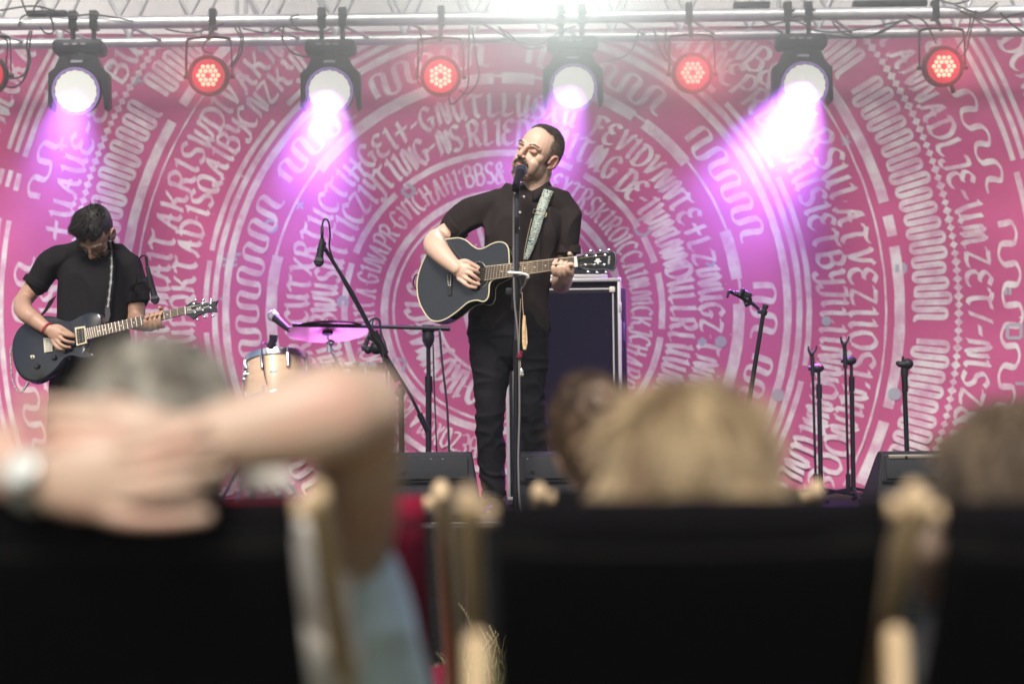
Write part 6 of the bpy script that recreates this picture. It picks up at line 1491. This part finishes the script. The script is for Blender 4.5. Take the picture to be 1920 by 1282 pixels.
# --- man with hands clasped behind his head
YP = 3.02
def A_(px, py, d=0.0): return P(px, py, YP + d)
MM = head_mat(A_(286, 878, .10), 184, 6, 0, 1.22)
M_SKIN_B = mat('skin_fair', (.6, .4, .3), .5, attr='Col', sss=.1)
def man_extra(b):
    # image-right arm: shoulder, elbow, wrist, hand reaching left
    limb(b, [A_(630, 1085, .38), A_(655, 1010, .30), A_(668, 890, .10), A_(692, 765, -.04)], [.060, .060, .060, .046])
    limb(b, [A_(690, 752, -.04), A_(635, 768, -.06), A_(540, 792, -.07), A_(420, 818, -.08), A_(345, 828, -.09)], [(.044, .046), (.052, .062), (.050, .058), (.038, .044), (.026, .032)])
    limb(b, [A_(345, 822, -.09), A_(280, 826, -.10), A_(215, 820, -.10)], [(.020, .030), (.019, .044), (.017, .044)], ref=V((0, 1, 0)))
    for i, (y0, y1, x1, d) in enumerate(((778, 745, 28, -.085), (802, 786, 10, -.09), (828, 828, 36, -.095), (852, 868, 95, -.10))):
        finger(b, [A_(240, y0, -.10), A_(165, (y0 * 2 + y1) / 3 - 6, d - .02), A_(100, (y0 + y1 * 2) / 3, d - .005), A_(x1, y1 + 8, d + .02)], .0108, .0078)
    finger(b, [A_(300, 795, -.10), A_(250, 765, -.09), A_(200, 752, -.07)], .0125, .010)
    # image-left arm: off to the left edge, watch on its wrist, hand over the other hand
    limb(b, [A_(-170, 1080, .35), A_(-200, 960, .20), A_(-190, 850, .02)], [.056, .050, .044])
    limb(b, [A_(-190, 850, .02), A_(-110, 850, -.04), A_(0, 870, -.10), A_(72, 902, -.13)], [(.043, .044), (.045, .048), (.036, .042), (.024, .031)])
    limb(b, [A_(72, 902, -.13), A_(150, 900, -.145), A_(225, 892, -.145)], [(.021, .032), (.020, .046), (.017, .048)], ref=V((0, 1, 0)))
    for i, (y0, x1, y1, d) in enumerate(((852, 385, 798, -.135), (882, 425, 838, -.14), (912, 412, 882, -.14), (936, 376, 922, -.135))):
        finger(b, [A_(200, y0, -.145), A_(270, y0 - 10, -.165), A_(335, (y0 + y1) / 2 - 6, -.155), A_(x1, y1, -.135)], .0112, .0082)
    finger(b, [A_(150, 940, -.14), A_(220, 968, -.15), A_(310, 974, -.15), A_(385, 966, -.14)], .0125, .0095)
M_TEE = mat('pale_cotton', (.8, .78, .74), .85, bump=.3, bscale=20)
man, mbody = seated('man with both hands clasped behind his grey head, wearing a pale shirt', MM, None, .225, 3.25, P(300, 900, 3.2).x, M_SKIN_B, M_TEE, mat('blue_jeans', (.12, .17, .24), .8), [], man_extra, .0042)
M_GREYH = mat('grey_brown_hair', (.40, .38, .32), .6, col2=(.13, .115, .09), vscale=26, stretch=(1, 1, .3))
def shell_hair(parent, M, prims, m_, seed, n, L, r=.0014, down=(0, -.3, -1), vox=.005, name='hair', amp=.012, lift=.15):
    b = MB(); R3 = M.to_3x3(); S_ = M.to_scale()[0]; R = R3 * (1 / S_)
    for c, rr in prims: b.ell(M @ V(c), tuple(x * S_ for x in rr), rot=R, seg=20, rings=14)
    o = b.build(name, m_, parent, fixn=False); remesh(o, vox, 5, .5, folds(amp, 22, (1, 1, .35), seed))
    rg = random.Random(seed); of = ROOT[o.name]; me = o.data; rts = []
    vs = [(v.co + of, v.normal.copy()) for v in me.vertices]
    for i in range(n):
        p, nn = vs[rg.randrange(len(vs))]; d = (R @ V(down)).normalized(); d = (d - nn * d.dot(nn)); d = (d.normalized() + nn * lift + V((rg.gauss(0, .12), rg.gauss(0, .12), rg.gauss(0, .12)))).normalized()
        q = [p.copy()]; 
        for k_ in range(4): p = p + d * (L * rg.uniform(.6, 1.2) / 4); d = (d - nn * lift * .5).normalized(); q.append(p.copy())
        rts.append(q)
    strands(name + '_strands', rts, m_, o, r=r); return o
shell_hair(man, MM, (((0, -.022, .052), (.083, .104, .088)), ((0, -.05, .01), (.074, .066, .066))), M_GREYH, 5, 5000, .03, vox=.005)
# loose blue overshirt on the arm side
b = MB(); limb(b, [A_(672, 1000, .32), A_(688, 1060, .34), A_(708, 1180, .42), A_(722, 1300, .5), A_(726, 1420, .6)], [(.030, .05), (.040, .06), (.052, .08), (.068, .10), (.08, .11)], 20, X)
o = b.build('overshirt', mat('light_blue_cotton', (.60, .78, .86), .85, bump=.3, bscale=18), man, fixn=False); remesh(o, .007, 4, .5, folds(.010, 9, (1, 1, .5), 51))
b = MB(); limb(b, [A_(560, 1010, .24), A_(585, 1120, .30), A_(610, 1282, .42), A_(620, 1400, .5)], [(.05, .06), (.060, .07), (.066, .08), (.07, .09)], 20, X); limb(b, [A_(600, 990, .26), A_(650, 1020, .30)], [.05, .05], 18)
o = b.build('tshirt_sleeve', M_TEE, man, fixn=False); remesh(o, .007, 4, .5, folds(.012, 9, (1, 1, .5), 52))
# collar glimpsed between hand and rail
b = MB(); limb(b, [A_(455, 905, .12), A_(500, 895, .12), A_(540, 905, .12)], [(.012, .016), (.016, .02), (.012, .014)]); b.build('collar', mat('white_collar', (.62, .6, .56), .8), man)
# watch
wt = thing('wristwatch', 'pale round wristwatch on the reclining man\'s left wrist', 'watch', A_(66, 905, -.13))
wc = A_(66, 900, -.13); axw = (A_(120, 912, -.14) - A_(10, 880, -.10)).normalized(); s_, n_ = frame(axw, V((0, -1, .3)))
b = MB()
for o_ in (-.006, .006): pass
vs = []; nseg = 28
for i in range(nseg):
    a = 2 * pi * i / nseg; q = wc + s_ * (cos(a) * .0295) + n_ * (sin(a) * .0375)
    for w_ in (-.011, .011): vs.append(q + axw * w_)
b.add(vs, [(2 * i, 2 * i + 1, (2 * i + 3) % (2 * nseg), (2 * i + 2) % (2 * nseg)) for i in range(nseg)]); o = b.build('bracelet', mat('watch_steel', (.40, .41, .39), .35, .4), wt); md = o.modifiers.new('s', 'SOLIDIFY'); md.thickness = .003
b = MB(); b.lathe(wc + s_ * .030, s_, [(.021, 0), (.023, .002), (.023, .008), (.019, .010)], 28); b.build('case', MATS['watch_steel'], wt)
b = MB(); b.lathe(wc + s_ * .0405, s_, [(.018, 0), (.001, .0004)], 24, caps=False); b.build('dial', mat('watch_dial', (.55, .57, .53), .3), wt)
# --- girl with the bun, one row ahead
MBn = head_mat(P(1122, 852, 4.78), 176, -6, 6, 1.0)
bun, bb_ = seated('girl with brown hair pinned in a round bun, half hidden by the blonde head', MBn, None, .19, 4.7, P(1150, 900, 4.9).x, M_SKIN_B, mat('navy_cotton', (.02, .025, .05), .85), mat('dark_jeans', (.02, .022, .035), .8), [], None, .005)
M_BRN = mat('light_brown_hair', (.17, .105, .06), .5, col2=(.05, .03, .02), vscale=30, stretch=(1, 1, .4))
shell_hair(bun, MBn, (((0, -.022, .052), (.081, .100, .086)), ((0, -.06, .0), (.060, .050, .060))), M_BRN, 6, 3500, .05, down=(0, -.4, 1), r=.0012)
b = MB(); c_ = P(1124, 758, 4.62)
for i in range(5):
    pts = []
    for q in range(22):
        a = 2 * pi * q / 22; rr = .030 + .005 * sin(3 * a + i); pts.append(c_ + V((cos(a) * rr, -.004 * i + .012 * sin(2 * a + i), sin(a) * rr)))
    b.tube(pts, [.0125 - .001 * i] * 22, 8, closed=True)
b.ell(c_ + V((0, .0, 0)), (.036, .03, .036)); b.build('hair_bun', M_BRN, bun)
# --- blonde
MBl = head_mat(P(1288, 925, 3.40), 180, 0, 4, 1.20)
blo, _ = seated('woman with straight blonde hair filling the top of the centre deckchair', MBl, None, .20, 3.22, P(1290, 900, 3.5).x, M_SKIN_B, mat('grey_cotton', (.08, .08, .085), .85), mat('dark_jeans', (.02, .022, .035), .8), [], None, .005)
M_BLO = mat('blonde_hair', (.58, .45, .27), .45, col2=(.24, .155, .085), vscale=13, stretch=(1.6, 1.6, .28))
shell_hair(blo, MBl, (((0, -.020, .044), (.092, .106, .086)), ((-.048, -.03, -.02), (.055, .080, .085)), ((.046, -.035, -.02), (.058, .082, .085)), ((-.062, -.02, -.10), (.045, .07, .09)), ((.062, -.02, -.10), (.046, .07, .09)), ((0, -.06, -.07), (.06, .05, .10))), M_BLO, 7, 9000, .09, r=.0016, lift=.05, amp=.006)
# --- brown-haired head at the right edge
MRt = head_mat(P(1896, 950, 3.3), 186, 4, 4, 1.08)
rt_, _ = seated('brown-haired person cut off by the right edge of the picture', MRt, None, .21, 2.95, P(1990, 900, 3.3).x, M_SKIN_B, mat('charcoal_cotton', (.03, .03, .033), .85), mat('dark_jeans', (.02, .022, .035), .8), [([P(1790, 1010, 3.35), P(1748, 1040, 3.4), P(1742, 1110, 3.5)], [.035, .028, .02])], None, .005)
M_BR2 = mat('mid_brown_hair', (.22, .16, .10), .5, col2=(.05, .033, .022), vscale=15, stretch=(1.4, 1.4, .35))
shell_hair(rt_, MRt, (((0, -.020, .046), (.088, .106, .088)), ((0, -.05, -.03), (.080, .070, .080))), M_BR2, 8, 6000, .06, r=.0016, lift=.08)
# ------------------------------------------------------------ haze
b = MB(); b.box((0, 8, 2.6), (40, 40, 7.4))
hz = b.build('haze', None or bpy.data.materials.new('haze_air'), smooth=False)
hm = bpy.data.materials['haze_air']; hm.use_nodes = True; hn = hm.node_tree; hn.nodes.clear()
ho = hn.nodes.new('ShaderNodeOutputMaterial'); hv = hn.nodes.new('ShaderNodeVolumePrincipled')
hv.inputs['Color'].default_value = (.93, .94, .96, 1); hv.inputs['Density'].default_value = .0028; hv.inputs['Anisotropy'].default_value = .4
hn.links.new(hv.outputs[0], ho.inputs['Volume']); hm.cycles.homogeneous_volume = True
tag(hz, 'thin stage haze glowing in the lamp beams', 'haze', kind='stuff')

# ------------------------------------------------------------ smoke drifting round the truss
def smoke(name, c, rad, dens, label, seed):
    b = MB(); b.ell(c, rad, seg=32, rings=20); o = b.build(name, None or bpy.data.materials.new(name + '_air'), smooth=False)
    o.location = c
    for v in o.data.vertices: v.co -= V(c)
    m_ = o.data.materials[0]; m_.use_nodes = True; n = m_.node_tree.nodes; n.clear(); l = m_.node_tree.links
    out = n.new('ShaderNodeOutputMaterial'); vol = n.new('ShaderNodeVolumePrincipled'); vol.inputs['Color'].default_value = (.94, .97, .95, 1); vol.inputs['Anisotropy'].default_value = .2
    tc = n.new('ShaderNodeTexCoord'); mp = n.new('ShaderNodeMapping'); mp.inputs['Scale'].default_value = (1 / rad[0], 1 / rad[1], 1 / rad[2]); l.new(tc.outputs['Object'], mp.inputs[0])
    ln = n.new('ShaderNodeVectorMath'); ln.operation = 'LENGTH'; l.new(mp.outputs[0], ln.inputs[0])
    mr = n.new('ShaderNodeMapRange'); mr.interpolation_type = 'SMOOTHERSTEP'; mr.inputs[1].default_value = 1.0; mr.inputs[2].default_value = 0.0; mr.inputs[3].default_value = 0; mr.inputs[4].default_value = 1; l.new(ln.outputs['Value'], mr.inputs[0])
    nz = n.new('ShaderNodeTexNoise'); nz.inputs['Scale'].default_value = 1.6; nz.inputs['Detail'].default_value = 2; mp2 = n.new('ShaderNodeMapping'); mp2.inputs['Location'].default_value = (seed, 0, 0); l.new(tc.outputs['Object'], mp2.inputs[0]); l.new(mp2.outputs[0], nz.inputs['Vector'])
    m2 = n.new('ShaderNodeMapRange'); m2.inputs[1].default_value = .3; m2.inputs[2].default_value = .7; m2.inputs[3].default_value = .45 * dens; m2.inputs[4].default_value = 1.3 * dens; l.new(nz.outputs['Fac'], m2.inputs[0])
    mu = n.new('ShaderNodeMath'); mu.operation = 'MULTIPLY'; l.new(mr.outputs[0], mu.inputs[0]); l.new(m2.outputs[0], mu.inputs[1]); l.new(mu.outputs[0], vol.inputs['Density']); l.new(vol.outputs[0], out.inputs['Volume'])
    tag(o, label, 'smoke', kind='stuff'); return o
smoke('smoke', P(1010, 15, 12.5), (4.8, .85, 1.2), 1.3, 'pale smoke drifting round the centre of the truss', 3.0)
smoke('smoke', P(960, 260, 12.95), (5.4, .8, 1.7), .10, 'thin smoke hanging below the lamps in front of the banner', 9.0)
